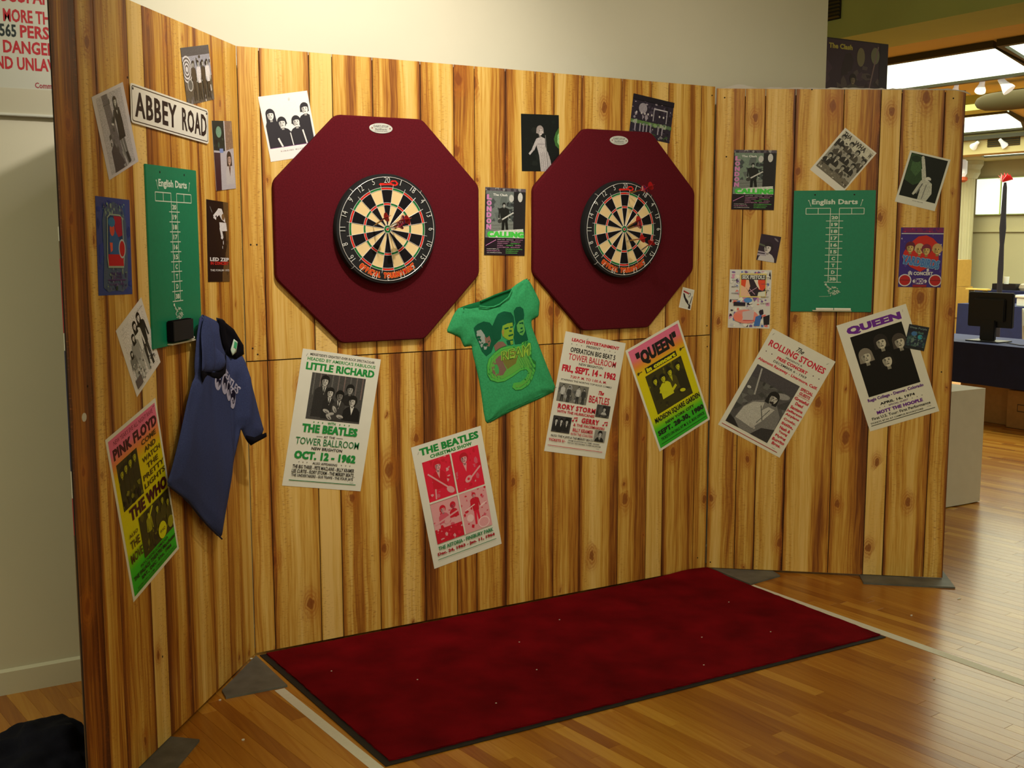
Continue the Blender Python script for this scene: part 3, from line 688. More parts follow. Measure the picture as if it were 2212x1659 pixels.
# white poster, green letters
o, a = sheetof('poster', 'C', .360, .948, .351, .568, -10.6, PD, 'white concert poster with green lettering and grey group photo, left end of back panel', 'poster', staples=((.06, .04, 70), (.88, .90, 20)))
a.text("MERSEYSIDE'S GREATEST-EVER ROCK SPECTACULAR", .10, .022, .925, .041, BLACK, .03); a.text("HEADED BY AMERICA'S FABULOUS", .075, .052, .945, .077, GREEN, .02)
a.text('LITTLE RICHARD', .07, .090, .945, .146, GREEN, .045)
x0, y0, x1, y1 = .160, .160, .845, .50
a.rect(x0, y0, x1, y1, (74, 72, 72)); a.clip = (x0, y0, x1, y1)
for i in range(9): a.rect(x0+.03+i*.077, y0, x0+.045+i*.077, y0+.16, (104+8*(i % 3), 102, 100))
SK, HR, CT = (186, 182, 178), (30, 28, 28), (48, 46, 47)
a.bust(.335, .215, .052, SK, HR, CT, (200, 198, 194), (50, 48, 48), wid=2.4, low=8.2)
a.bust(.665, .255, .048, (150, 147, 144), HR, (38, 36, 37), None, None, wid=2.0, low=4)
a.bust(.42, .295, .048, SK, HR, (42, 40, 41), (216, 214, 210), (40, 38, 40), wid=1.7, low=6.4)
a.bust(.545, .310, .050, (120, 116, 113), (24, 22, 22), (60, 58, 58), (222, 220, 216), (40, 38, 40), wid=1.8, low=6)
a.bust(.72, .340, .052, SK, HR, (30, 28, 30), (214, 212, 208), None, wid=2.2, low=4.5, look=-1)
for x, y, r in ((.40, .43, 20), (.46, .45, -20), (.50, .41, 60), (.58, .46, 10), (.44, .47, 40)): a.ell(x, y, .045, .022, (170, 166, 162), r); a.ell(x+.01, y+.008, .03, .007, (90, 88, 88), r)
a.box_()
stars(a, .518, (.27, .325, .38, .60, .66, .72), GREEN); a.text('WITH', .445, .508, .545, .528, GREEN, .02)
a.text('THE BEATLES', .135, .535, .84, .597, GREEN, .05); a.text('AT THE', .42, .612, .565, .628, BLACK, .02); a.rect(.33, .619, .405, .622, BLACK); a.rect(.58, .619, .665, .622, BLACK)
a.text('TOWER BALLROOM', .08, .636, .885, .688, (30, 118, 66), -.005); a.text('NEW BRIGHTON', .29, .700, .68, .722, BLACK, .02)
a.text('OCT. 12 - 1962', .09, .735, .87, .796, GREEN, .055); stars(a, .817, (.16, .21, .26, .70, .755, .81), BLACK, .006); a.text('ALSO APPEARING', .33, .810, .645, .828, BLACK, .01)
for i, s_ in enumerate(('THE BIG THREE - PETE MACLAINE - BILLY KRAMER', 'LEE CURTIS - RORY STORM - THE MERSEY BEATS', 'THE UNDERTAKERS - GUS TRAVIS - THE FOUR JAYS')): a.text(s_, .09, .838+i*.0335, .875, .865+i*.0335, BLACK, .02)
a.rect(.07, .952, .92, .957, (30, 118, 66)); a.text('Corp.', .84, .938, .89, .946, (90, 110, 96), 0); a.finish(o, PHOTO)

# christmas show poster
o, a = sheetof('poster', 'C', .947, .556, .353, .569, 10.9, PD, 'white poster with four pink and red pictures in a square, lowest on the back panel', 'poster', staples=((.93, .035, 0), (.08, .06, 60)))
a.text('THE BEATLES', .10, .030, .945, .090, GREEN, .05); a.text('CHRISTMAS SHOW', .23, .101, .83, .130, GREEN, .04)
PK, RD2, PL2 = (224, 28, 62), (206, 20, 48), (226, 160, 168)
for (qx0, qy0, qx1, qy1, bgc, seed) in ((.105, .142, .495, .470, PK, 1), (.515, .142, .91, .470, PK, 2), (.105, .482, .495, .815, PL2, 3), (.515, .482, .91, .815, PL2, 4)):
    a.box_(qx0, qy0, qx1, qy1); a.rect(qx0, qy0, qx1, qy1, bgc); a.mottle(qx0, qy0, qx1, qy1, 26, [PL2, RD2, (214, 90, 112)], .012, .04, seed)
    W2 = qx1-qx0
    if seed == 1:
        a.bust(qx0+.50*W2, .205, .052, PL2, RD2, RD2, PL2, None, wid=2.0, low=5.6, look=1); a.line(qx0+.12*W2, .245, qx1-.04, .43, .020, PL2); a.ell(qx1-.07, .42, .06, .04, PL2, 40); a.line(qx0+.3*W2, .38, qx0+.26*W2, .46, .02, PL2)
    if seed == 2:
        a.bust(qx0+.42*W2, .215, .056, PL2, (190, 20, 44), PK, PL2, None, wid=2.3, low=5.2); a.line(qx0+.45*W2, .40, qx1-.02, .31, .022, PL2); a.ell(qx0+.46*W2, .385, .055, .04, PL2, -35); a.ell(qx0+.46*W2, .385, .02, .018, PK)
    if seed == 3:
        a.bust(qx0+.40*W2, .555, .040, PL2, RD2, (214, 90, 112), None, None, wid=1.9, low=4.4); a.bust(qx0+.78*W2, .550, .036, (206, 60, 84), RD2, RD2, None, None, wid=1.8, low=4.2)
        a.line(qx0+.02, .66, qx1-.02, .60, .022, PL2); a.rect(qx0, .70, qx1, .815, RD2); a.ell(qx0+.5*W2, .655, .05, .035, PL2, -30); a.mottle(qx0, .70, qx1, .815, 22, [PL2, PK], .008, .03, 8)
    if seed == 4:
        a.full(qx0+.52*W2, .505, .26, PL2, RD2, RD2, PK, w=1.3); a.ell(qx0+.72*W2, .765, .085, .075, (240, 200, 204)); a.ell(qx0+.72*W2, .765, .070, .06, PL2); a.ell(qx0+.26*W2, .70, .05, .05, (240, 200, 204)); a.line(qx0+.05, .63, qx0+.5*W2, .60, .014, (240, 200, 204)); a.ell(qx0+.8*W2, .62, .06, .014, (240, 200, 204), -20)
    a.box_()
a.rect(.495, .142, .515, .815, (226, 224, 214)); a.rect(.105, .470, .91, .482, (226, 224, 214))
a.text('THE ASTORIA - FINSBURY PARK', .105, .836, .91, .868, (30, 130, 76), .02); a.text('Dec. 24, 1963 - Jan. 11, 1964', .08, .882, .92, .914, (170, 20, 40), .045)
a.rect(.07, .936, .93, .940, (30, 130, 76)); a.finish(o)

# red and black bill
o, a = sheetof('poster', 'C', 1.635, .961, .353, .566, -12.0, PD, 'white bill with red and black lettering and four little photos, below the right dartboard', 'poster', staples=((.36, .03, 40),))
a.text('LEACH ENTERTAINMENT', .12, .042, .905, .070, CRIM, .05); stars(a, .092, (.13, .21, .29, .67, .76, .85), BLACK, .007); a.text('PRESENT', .37, .081, .60, .101, BLACK, .01)
a.text('OPERATION BIG BEAT 5', .125, .118, .87, .160, BLACK, .02); a.text('TOWER BALLROOM', .115, .171, .90, .224, CRIM, .0); a.text('NEW BRIGHTON', .30, .235, .70, .256, BLACK, .01)
a.text('FRI., SEPT. 14 - 1962', .045, .268, .935, .335, CRIM, .05); a.text('7:30 P. M. TO 1:00 A. M.', .20, .348, .80, .371, CRIM, .02); a.text("STARRING THE NORTH'S TOP ROCK COMBO", .06, .385, .90, .401, BLACK, .01)
a.box_(.045, .42, .53, .575); a.rect(.045, .42, .53, .575, (120, 118, 112)); a.mottle(.045, .42, .53, .575, 26, [K(84), K(150), K(104)], .012, .05, 3)
for i, x in enumerate((.12, .22, .37, .46)): a.full(x, .43+.01*(i % 2), .15, K(190), K(40), K(60 if i % 2 else 190), K(50), w=1.2)
a.box_()
a.text('The', .69, .436, .79, .470, CRIM, .03, .02); a.text('BEATLES', .56, .485, .90, .545, CRIM, .0)
a.text('RORY STORM', .085, .592, .70, .635, CRIM, .03, space=1.1); a.text('WITH THE HURRICANES', .085, .645, .70, .668, CRIM, .02)
a.box_(.71, .55, .935, .655); a.rect(.71, .55, .935, .655, (54, 52, 54)); a.mottle(.71, .55, .935, .655, 10, [K(90), K(70)], .02, .05, 5); a.bust(.84, .585, .03, K(190), K(40), K(180), wid=1.7, low=2.4); a.box_(.045, .695, .34, .83)
a.rect(.045, .695, .34, .83, (60, 58, 60)); a.mottle(.045, .695, .34, .83, 12, [K(100), K(36)], .02, .05, 6)
for x in (.10, .18, .27): a.bust(x, .735, .026, K(200), K(24), K(40), K(210), wid=1.7, low=5)
a.box_()
a.text('GERRY', .50, .682, .79, .726, CRIM, .03, space=1.1); a.text('& THE PACEMAKERS', .38, .737, .90, .760, CRIM, .02); a.text('BILLY KRAMER', .385, .775, .72, .806, CRIM, .01); a.text('WITH THE COASTERS', .36, .816, .73, .838, CRIM, .0)
for x in (.36, .865):
    a.ell(x, .718, .015, .011, CRIM); a.ell(x+.055, .713, .015, .011, CRIM); a.rect(x+.010, .690, x+.015, .718, CRIM); a.rect(x+.064, .686, x+.069, .713, CRIM); a.poly([(x+.010, .690), (x+.069, .684), (x+.069, .692), (x+.010, .698)], CRIM)
a.box_(.75, .765, .935, .862); a.rect(.75, .765, .935, .862, (140, 138, 134)); a.bust(.84, .797, .034, K(196), K(30), K(40), K(220), K(30), wid=2.2, low=4.4)
a.box_()
a.text('ALSO: THE 4 JAYS & THE MERSEY BEATS', .05, .851, .74, .875, BLACK, .0); a.text('TICKETS 5/-', .03, .886, .30, .908, CRIM, .03); a.text('FROM: RUSHWORTHS, NEMS, CRANES', .345, .880, .86, .892, BLACK, 0); a.text('TOP HAT RECORDBAR, TOWER BALLROOM', .335, .899, .885, .911, BLACK, 0)
a.rect(.03, .943, .93, .947, CRIM); a.text('Corp.', .82, .922, .87, .930, K(120), 0); a.finish(o, PHOTO)

# pink, yellow and green poster on the back panel
RAIN = [(0, (226, 110, 150)), (.09, (228, 112, 146)), (.17, (230, 140, 60)), (.25, (222, 200, 0)), (.72, (216, 214, 0)), (.84, (60, 190, 30)), (1, (44, 178, 40))]
def rainbow(a, m=.035, k=1.0):
    q = a.w/a.h; a.grad([(m*q+(1-2*m*q)*t, c) for t, c in RAIN], m, 1-m)
def yphoto(a, x0, y0, x1, y1, seed, n=34):
    a.box_(x0, y0, x1, y1); a.rect(x0, y0, x1, y1, (58, 54, 14)); a.mottle(x0, y0, x1, y1, n, [(84, 80, 16), (40, 36, 18), (110, 106, 20)], .015, .05, seed)
o, a = sheetof('poster', 'C', 2.134, .976, .350, .558, 22.9, PD, 'pink yellow and green concert poster tilted left, right end of back panel, four men pictured', 'poster', staples=((.90, .03, 0),))
rainbow(a)
a.text('"QUEEN"', .13, .070, .88, .215, BLACK, .06); a.rect(.205, .235, .79, .287, BLACK); a.text('in concert', .225, .242, .77, .281, (216, 214, 0), .06)
for x in (.06, .86): a.ell(x+.02, .25, .02, .02, (70, 60, 10)); a.rect(x+.03, .245, x+.09, .253, (70, 60, 10)); a.rect(x, .25, x+.02, .265, (70, 60, 10))
yphoto(a, .17, .305, .85, .682, 4)
YS = (206, 206, 20)
a.bust(.30, .39, .045, YS, (30, 28, 12), (50, 46, 14), None, wid=1.9, low=6, long=1.6); a.bust(.74, .375, .048, YS, (30, 28, 12), (44, 40, 14), None, wid=2.2, low=8)
a.bust(.58, .385, .048, YS, (30, 28, 12), (74, 70, 16), (190, 190, 20), wid=2.0, low=6); a.bust(.44, .405, .050, YS, (26, 24, 10), (210, 210, 24), None, wid=2.1, low=5.6)
a.line(.32, .50, .44, .545, .04, YS); a.line(.62, .52, .50, .56, .04, YS); a.ell(.70, .60, .05, .025, YS, 20); a.ell(.36, .48, .03, .03, YS)
a.box_()
a.text('MADISON SQUARE GARDEN', .09, .698, .95, .756, BLACK, .02); a.text('NEW YORK CITY', .25, .776, .80, .802, BLACK, .02); a.text('SEPT. 28-30, 1980', .07, .820, .95, .876, BLACK, .035); a.text('TICKETS ON SALE AT M. S. G. BOX OFFICE', .09, .893, .93, .921, BLACK, .0)
a.rect(.07, .945, .94, .949, (20, 60, 14)); a.finish(o)

# same scheme, left panel
o, a = sheetof('poster', 'L', .440, .873, .350, .561, 13.4, PD, 'pink yellow and green bill with two crowd photos, low on the left panel', 'poster', staples=((.93, .035, 5),))
rainbow(a); DR = (70, 14, 24)
a.text("NEW YEAR'S EVE ALL NIGHT RAVE", .12, .040, .90, .068, (120, 30, 60), .0); a.text('PINK FLOYD', .08, .085, .95, .152, DR, .05)
yphoto(a, .10, .180, .50, .465, 5, 22)
for i, (x, y) in enumerate(((.17, .25), (.25, .235), (.34, .225), (.43, .215))): a.bust(x, y, .038, (180, 178, 20), (38, 34, 12), (52, 48, 12), wid=1.6, low=6)
a.mottle(.10, .36, .50, .465, 12, [(120, 116, 20), (28, 24, 10)], .02, .05, 2); a.box_()
for i, s_ in enumerate(('COME', 'AND', 'WATCH', 'THE', 'PRETTY', 'LIGHTS')):
    ww = .033*len(s_)+.02; a.text(s_, .745-ww, .165+i*.051, .745+ww, .198+i*.051, (80, 60, 10), .015)
a.text('THE WHO', .18, .478, .95, .555, DR, .05)
yphoto(a, .32, .570, .955, .830, 6, 26)
a.full(.50, .585, .22, (206, 206, 20), (40, 36, 12), (150, 148, 16), (60, 56, 12), w=1.3); a.line(.50, .63, .60, .575, .025, (206, 206, 20))
for x, y in ((.68, .62), (.80, .60), (.90, .64)): a.bust(x, y, .035, (180, 178, 20), (38, 34, 12), (70, 66, 14), wid=1.8, low=5)
a.ell(.72, .775, .085, .085, (216, 214, 0)); a.text('WHO', .66, .765, .78, .787, DR, .02); a.ell(.90, .775, .06, .06, (150, 148, 14)); a.box_()
a.text('ALSO', .10, .612, .27, .635, (80, 60, 10), .01); a.text('THE', .10, .655, .28, .705, (80, 60, 10), .01); a.text('MOVE', .07, .728, .30, .786, (80, 60, 10), .01)
a.text('PSYCHEDELICAMANIA', .22, .838, .80, .857, BLACK, .01); a.text('THE PALACE THEATRE Manchester', .06, .866, .95, .893, BLACK, .03); a.text('SAT., DEC. 31st, 1966', .20, .904, .84, .930, BLACK, .04); a.text('DOORS OPEN AT 8 PM - ADMISSION FOUR POUNDS', .10, .942, .90, .952, BLACK, 0)
a.rect(.07, .960, .94, .963, BLACK); a.finish(o)

# free concert poster
o, a = sheetof('poster', 'R', .332, .927, .350, .556, -27.6, PD, 'white poster with red lettering and big grey singer photo, tilted, right panel', 'poster', staples=((.05, .04, 70), (.92, .05, 50)))
PKR = (204, 30, 60)
a.text('The', .44, .040, .56, .084, BLACK, .01, .03); a.text('ROLLING STONES', .06, .092, .94, .152, PKR, .02); a.text('PRESENTS A', .37, .168, .63, .184, BLACK, 0)
a.text('FREE CONCERT', .26, .196, .74, .226, PKR, .05); stars(a, .205, (.08, .17, .83, .92), (90, 30, 60), .009); a.text('DECEMBER 6 - 1969', .24, .240, .76, .262, BLACK, .0); a.text('Altamont Raceway - Livermore, Calif.', .03, .277, .97, .312, PKR, .03)
a.box_(.065, .343, .74, .935); a.rect(.065, .343, .74, .935, (86, 84, 86)); a.mottle(.065, .343, .74, .935, 50, [K(70), K(100), K(60), K(112)], .03, .10, 7)
a.rect(.065, .343, .74, .46, (78, 74, 80)); a.ell(.60, .50, .11, .045, (150, 148, 150), -15); a.line(.15, .36, .24, .60, .022, (170, 168, 168)); a.ell(.12, .56, .03, .02, (190, 188, 188))
a.poly([(.14, .93), (.18, .74), (.26, .655), (.40, .60), (.60, .60), (.72, .68), (.74, .80), (.66, .935)], (124, 122, 122)); a.poly([(.16, .86), (.19, .74), (.28, .66), (.42, .62), (.44, .70), (.50, .64), (.60, .64), (.52, .78), (.44, .88)], (186, 184, 180))
a.line(.62, .60, .74, .52, .06, (70, 68, 70)); a.head(.50, .555, .075, (190, 186, 182), (34, 32, 34), 1.2, 1); a.ell(.51, .594, .032, .016, (40, 30, 34)); a.line(.40, .66, .52, .78, .012, K(90)); a.line(.54, .66, .46, .82, .010, K(96)); a.ell(.43, .86, .06, .022, (176, 172, 168), 20)
a.poly([(.065, .935), (.065, .86), (.16, .88), (.28, .935)], (44, 42, 44)); a.poly([(.46, .935), (.56, .84), (.74, .80), (.74, .935)], (58, 56, 58)); a.box_()
for s_, y in (('SPECIAL', .343), ('GUESTS', .383), ('Grateful', .438), ('Dead', .480), ('Santana', .525), ('Jefferson', .568), ('Airplane', .606), ('Crosby,', .652), ('Stills,', .694), ('Nash &', .736), ('Young', .776), ('Flying', .818), ('Burrito', .856), ('Bros.', .894)):
    ww = .0125*len(s_)+.008; a.text(s_, .865-ww, y, .865+ww, y+.028, PKR, .03)
a.rect(.77, .420, .96, .4225, PKR); a.rect(.035, .966, .93, .971, (180, 26, 50)); a.text('Corp.', .83, .945, .88, .953, K(110), 0); a.finish(o, PHOTO)

# purple headline poster
o, a = sheetof('poster', 'R', .866, 1.064, .343, .556, 18.9, PD, 'white poster with purple headline and four pale faces on black, right panel', 'poster', staples=((.93, .05, 80),))
PU = (104, 30, 150)
a.text('QUEEN', .11, .046, .89, .125, PU, .06); a.rect(.13, .137, .873, .702, (16, 12, 14))
for x, y, lk, hc in ((.518, .262, 0, (40, 34, 34)), (.763, .305, 0, (70, 62, 58)), (.262, .345, 0, (130, 122, 112)), (.525, .430, 0, (26, 22, 22))): a.head(x, y, .088, (196, 190, 176), hc, .9, lk, 0)
a.text('Regis College - Denver, Colorado', .10, .715, .90, .752, (100, 44, 140), .03); a.text('APRIL 16, 1974', .25, .775, .75, .802, BLACK, .04); stars(a, .818, (.16, .23, .30, .70, .77, .84), BLACK, .006); a.text('SPECIAL GUEST', .36, .811, .64, .826, (90, 50, 120), 0)
a.text('MOTT THE HOOPLE', .17, .841, .83, .872, PU, .05); a.text('First U.S. Tour: First Performance', .08, .886, .92, .912, BLACK, .01); a.text('TICKETS $7.50 AT CAMPUS BOOKSTORE', .04, .929, .80, .945, BLACK, 0); a.text('Corp.', .86, .925, .92, .934, K(110), 0)
a.rect(.04, .954, .96, .959, BLACK); a.finish(o, PHOTO)

# two album posters
def album(p, u, z, w, h, rot, label, tint, d=PD, dark=1.0, parent=None):
    o, a = sheetof('poster', p, u, z, w, h, rot, d, label, 'poster', (40, 34, 40), mat('gloss_dark_sheet', (40, 34, 40), .25)) if parent is None else (parent, Art(w, h, .0042))
    k = lambda c: tuple(int(v*dark) for v in c)
    a.rect(0, 0, 1, .05, k((92, 84, 96))); a.mottle(0, 0, 1, .05, 16, [k(K(150)), k((60, 54, 64))], .02, .06, 2)
    a.rect(.02, .05, .98, .74, k(tint)); a.mottle(.14, .05, .98, .55, 34, [k((70, 78, 80)), k((96, 104, 104)), k((50, 54, 58))], .03, .10, 3)
    a.rect(.14, .50, .98, .74, k((120, 126, 124))); a.line(.14, .56, .98, .53, .008, k(K(80))); a.line(.14, .61, .98, .58, .006, k(K(90)))
    a.rect(.70, .05, .98, .74, k((36, 34, 38))); a.ell(.64, .15, .06, .08, k(K(190))); a.ell(.86, .13, .06, .10, k(K(200)))
    a.full(.46, .22, .46, k(K(190)), k(K(24)), k(K(30)), k(K(22)), lean=.02, w=1.7); a.line(.34, .50, .70, .36, .03, k(K(200))); a.ell(.37, .49, .06, .045, k(K(60)), -20)
    a.poly([(.10, .66), (.40, .63), (.95, .60), (.97, .74), (.10, .74)], k((206, 212, 206)))
    a.text('The Clash', .19, .088, .54, .122, k(K(230)), .04)
    PKL = k((206, 130, 190) if dark > .5 else (240, 60, 40)); a.rect(.02, .10, .05, .62, k(K(40)))
    for i, ch in enumerate('LONDON'): a.text(ch, .035, .105+i*.088, .155, .180+i*.088, PKL, .06)
    a.text('CALLING', .06, .645, .97, .735, k((70, 200, 70)), .08)
    a.rect(0, .745, 1, 1, k((34, 22, 34))); rr = random.Random(5); a.line(.03, .86, .28, .77, .012, PKL)
    for i in range(8):
        y = .762+i*.028; n = rr.choice((2, 3)); xs = .30 if i < 5 else .05
        for j in range(n):
            xa = xs+(.97-xs)*j/n+.01; xb = xa+(.97-xs)/n*rr.uniform(.6, .9); c = k(rr.choice(((220, 150, 200), (110, 220, 100), (220, 216, 220))))
            a.text(rr.choice(('LONDON CALLING', 'HATEFUL', 'CLAMPDOWN', 'LOVERS ROCK', 'DEATH OR GLORY', 'JIMMY JAZZ')), xa, y, xb, y+.012, c, 0)
    a.finish(o, PHOTO if parent is None else PRINT); return o
album('C', 1.196, 1.776, .208, .296, -1.5, 'glossy album poster with pink and green title between the two backboards', (110, 118, 118))
album('R', .196, 1.986, .206, .290, -1.4, 'glossy album poster with pink and green title, upper left of the right panel', (118, 136, 124))

# ---- black and white photographs
def photo(p, u, z, w, h, rot, label, border=(214, 212, 210), inner=(0, 0, 1, 1), base=K(40), d=PD, name='photograph'):
    o, a = sheetof(name, p, u, z, w, h, rot, d, label, 'photograph', border, mat('photo_paper_%d' % border[0], border, .28)); a.rect(*inner, base); a.clip = inner; return o, a
o, a = photo('L', .359, 2.031, .206, .248, 19.3, 'grey photo of a woman in a short dark dress, top left of left panel', (196, 192, 200), (.10, .04, .90, .965), (176, 172, 178))
a.poly([(.26, .04), (.44, .04), (.62, .965), (.22, .965), (.34, .7)], (104, 100, 106)); a.mottle(.26, .05, .5, .96, 20, [K(120), K(90), K(76)], .02, .05, 2); a.poly([(.24, .70), (.36, .62), (.62, .965), (.24, .965)], (70, 66, 70)); a.line(.26, .16, .46, .16, .012, K(80)); a.mottle(.5, .75, .9, .96, 8, [K(160), K(140)], .03, .07, 5)
a.poly([(.56, .60), (.62, .60), (.66, .80), (.72, .94), (.68, .95), (.61, .80)], K(110)); a.poly([(.64, .60), (.70, .60), (.735, .80), (.78, .93), (.74, .94), (.68, .78)], K(100)); a.poly([(.65, .80), (.72, .80), (.77, .94), (.70, .95)], K(44))
a.poly([(.53, .26), (.72, .25), (.745, .42), (.75, .62), (.545, .63), (.56, .42)], K(36)); a.line(.55, .28, .47, .42, .05, K(60)); a.line(.47, .42, .40, .40, .03, K(190)); a.poly([(.60, .25), (.66, .25), (.64, .33)], K(190)); a.head(.625, .17, .055, K(190), K(50), 2.2, 0); a.finish(o, PHOTO)

o, a = photo('L', .978, 2.281, .242, .192, 11.7, 'grey landscape photo of a group walking, upper right of left panel', (90, 86, 92), (0, 0, 1, 1), (126, 122, 132))
a.rect(0, 0, 1, .16, (80, 76, 82)); a.rect(0, .16, 1, .72, (150, 150, 166)); a.rect(0, .55, 1, 1, (84, 76, 66)); a.mottle(0, .16, 1, 1, 50, [(90, 84, 84), (200, 196, 204), (70, 62, 56), (130, 124, 130)], .02, .07, 4)
for i in range(7): a.ell(.12, .38, .19-.025*i, .19-.025*i, (206, 204, 212) if i % 2 == 0 else (90, 84, 86))
a.rect(0, .62, .34, .75, (96, 88, 82)); a.ell(.18, .66, .09, .09, K(180)); a.ell(.18, .66, .07, .07, K(90))
for x, c in ((.34, (70, 60, 54)), (.52, (210, 206, 214)), (.68, (64, 56, 50)), (.84, (216, 212, 218))): a.full(x, .25, .70, K(190), (40, 34, 32), c, (60, 52, 46), w=1.2)
a.finish(o, PHOTO)

o, a = photo('L', 1.190, 2.014, .188, .253, 5.0, 'portrait photo with green and pale blue parts beside the corner, left panel', (190, 186, 196), (0, 0, 1, 1), (92, 84, 90))
a.rect(0, 0, .58, .5, (26, 36, 34)); a.rect(.62, 0, 1, .55, (134, 108, 92)); a.rect(.57, 0, .62, .55, (196, 190, 200)); a.ell(.3, .16, .14, .11, (110, 150, 130)); a.mottle(.02, .25, .5, .5, 10, [(60, 80, 70), (16, 20, 22)], .04, .09, 3); a.mottle(.64, .0, 1, .5, 12, [(100, 76, 62), (156, 128, 108)], .02, .06, 6)
a.poly([(0, .42), (.5, .44), (1, .40), (1, 1), (0, 1)], (176, 172, 186)); a.bust(.74, .56, .11, (190, 160, 150), (50, 36, 34), (186, 182, 190), (90, 60, 60), wid=2.0, low=4.5, long=1.2); a.poly([(0, .45), (.30, .46), (.26, 1), (0, 1)], (54, 28, 44)); a.rect(.28, .40, .46, .46, (120, 140, 200)); a.finish(o, PHOTO)

o, a = photo('L', 1.108, 1.694, .201, .298, -1.8, 'dark photo of a leaping performer in white with faint lettering, left panel', (22, 14, 18), (0, 0, 1, 1), (22, 12, 18))
a.rect(.66, 0, 1, 1, (92, 68, 42)); a.poly([(.66, 0), (.75, 0), (.82, .3), (.9, .55), (.66, .9)], (30, 18, 20)); a.mottle(.8, .1, 1, .98, 10, [(110, 82, 50), (70, 50, 32)], .03, .07, 2)
WH = (214, 210, 218)
a.poly([(.40, .15), (.52, .09), (.68, .09), (.82, .20), (.84, .26), (.66, .22), (.56, .17), (.46, .20)], WH); a.line(.52, .12, .30, .20, .06, WH); a.line(.30, .20, .42, .22, .05, WH); a.line(.14, .08, .24, .15, .02, K(110)); a.poly([(.56, .26), (.88, .26), (.92, .36), (.66, .37), (.62, .46), (.72, .47), (.58, .34)], WH); a.line(.60, .32, .70, .46, .09, WH)
a.ell(.74, .19, .07, .06, (120, 90, 60)); a.ell(.73, .51, .015, .04, WH); a.ell(.69, .57, .012, .03, WH)
a.text('LED ZEP', .10, .70, .98, .745, WH, .05); a.text('IN CONCERT', .12, .75, .96, .79, (200, 30, 30), .06); a.text('THE FORUM 1973', .10, .845, .98, .87, (210, 206, 210), .04); a.finish(o, PHOTO)

o, a = photo('L', .447, 1.363, .198, .249, 28.0, 'white photo of four long-haired figures standing close, left edge of the green board', (222, 218, 220), (.09, .06, .93, .93), (218, 214, 216), PD)
for x, t, c in ((.72, .10, K(38)), (.54, .14, K(214)), (.40, .26, K(150)), (.22, .42, K(120))):
    a.full(x, t, .90-t, (226, 220, 220), K(20), c, K(170 if c[0] > 100 else 50), w=1.35, long=2.4)
a.mottle(.12, .60, .50, .93, 30, [K(60), K(200), K(120), K(230)], .012, .035, 8); a.mottle(.55, .70, .93, .93, 16, [K(110), K(210), K(70)], .012, .04, 9); a.rect(.09, .80, .30, .93, (96, 88, 92)); a.box_(); a.text('Photo A. Smith', .72, .075, .93, .088, K(60), 0); a.text('four portrait', .10, .94, .34, .955, K(70), 0); a.finish(o, PHOTO)

o, a = photo('C', .205, 2.146, .205, .252, 10.2, 'bright white photo of four men in dark coats, left of the left backboard', (236, 234, 238), (.04, .03, .96, .84), (238, 236, 240))
BK = (34, 28, 40); a.box_(.04, .03, .96, .80)
for x, y, lg in ((.17, .30, 1.6), (.88, .27, .6), (.37, .44, .3), (.66, .45, .3)): a.bust(x, y, .085, (232, 228, 230), BK, BK, None, None, long=lg, wid=2.0, low=9)
a.box_(); a.line(.50, .60, .52, .80, .02, (226, 224, 228)); a.line(.76, .58, .80, .80, .03, (226, 224, 228)); a.line(.24, .66, .30, .80, .035, (226, 224, 228)); a.rect(.04, .798, .96, .803, (120, 40, 130)); a.text('R I N K I E S   B L A N D', .24, .855, .76, .872, (170, 150, 160), 0); a.ell(.60, .09, .02, .03, K(210)); a.finish(o)

o, a = photo('C', 1.381, 2.127, .200, .251, 1.1, 'dark photo of a standing singer in a white gown, left of the right backboard', (18, 22, 20), (0, 0, 1, 1), (16, 20, 22), d=.0035)
a.poly([(1, .22), (.92, .30), (.86, .42), (.90, .54), (1, .60)], (60, 104, 50)); a.poly([(1, .30), (.96, .36), (.95, .48), (1, .54)], (150, 200, 140)); a.mottle(.1, .1, .9, .9, 10, [(20, 28, 26), (26, 30, 30)], .05, .12, 3)
GW = (176, 170, 174); a.poly([(.40, .42), (.52, .39), (.62, .42), (.63, .56), (.68, .66), (.76, .80), (.80, 1), (.50, 1), (.46, .72), (.40, .56)], GW)
a.line(.42, .44, .30, .62, .07, GW); a.line(.30, .62, .20, .70, .05, GW); a.line(.62, .60, .72, .76, .05, GW); a.line(.63, .36, .70, .98, .012, K(120)); a.head(.49, .29, .085, (200, 190, 190), (150, 140, 140), .6, 1)
for i in range(5): a.line(.50+.05*i, .66, .53+.055*i, .99, .008, (120, 112, 118))
a.line(.42, .52, .62, .52, .012, (130, 122, 128)); a.finish(o, PHOTO)

o, a = photo('C', 2.004, 2.265, .244, .193, -7.2, 'dark stage photo with a pale haze band, top right of the right backboard', (26, 22, 32), (0, 0, 1, 1), (44, 36, 54), d=.0035)
a.mottle(0, .12, 1, 1, 90, [(96, 84, 106), (150, 140, 156), (30, 24, 36), (70, 60, 80)], .012, .05, 6); a.ell(.26, .30, .10, .10, (150, 142, 156)); a.rect(0, .60, 1, .68, (90, 120, 70)); a.mottle(0, .58, 1, .70, 24, [(120, 150, 100), (90, 110, 90), (150, 160, 140)], .02, .06, 2)
for x in (.10, .22, .30, .38, .47, .66, .76): a.rect(x, .66, x+.03, .86, (150, 142, 158)); a.ell(x+.015, .42, .02, .022, (190, 184, 190))
a.rect(.52, .24, .86, .27, (190, 184, 196)); a.rect(.52, .24, .54, .56, (170, 164, 176)); a.rect(.84, .24, .86, .56, (170, 164, 176)); a.mottle(0, .86, 1, 1, 20, [(60, 80, 56), (36, 30, 40), (120, 116, 124)], .02, .06, 9); a.rect(0, 0, 1, .12, (30, 24, 38)); a.finish(o, PHOTO)

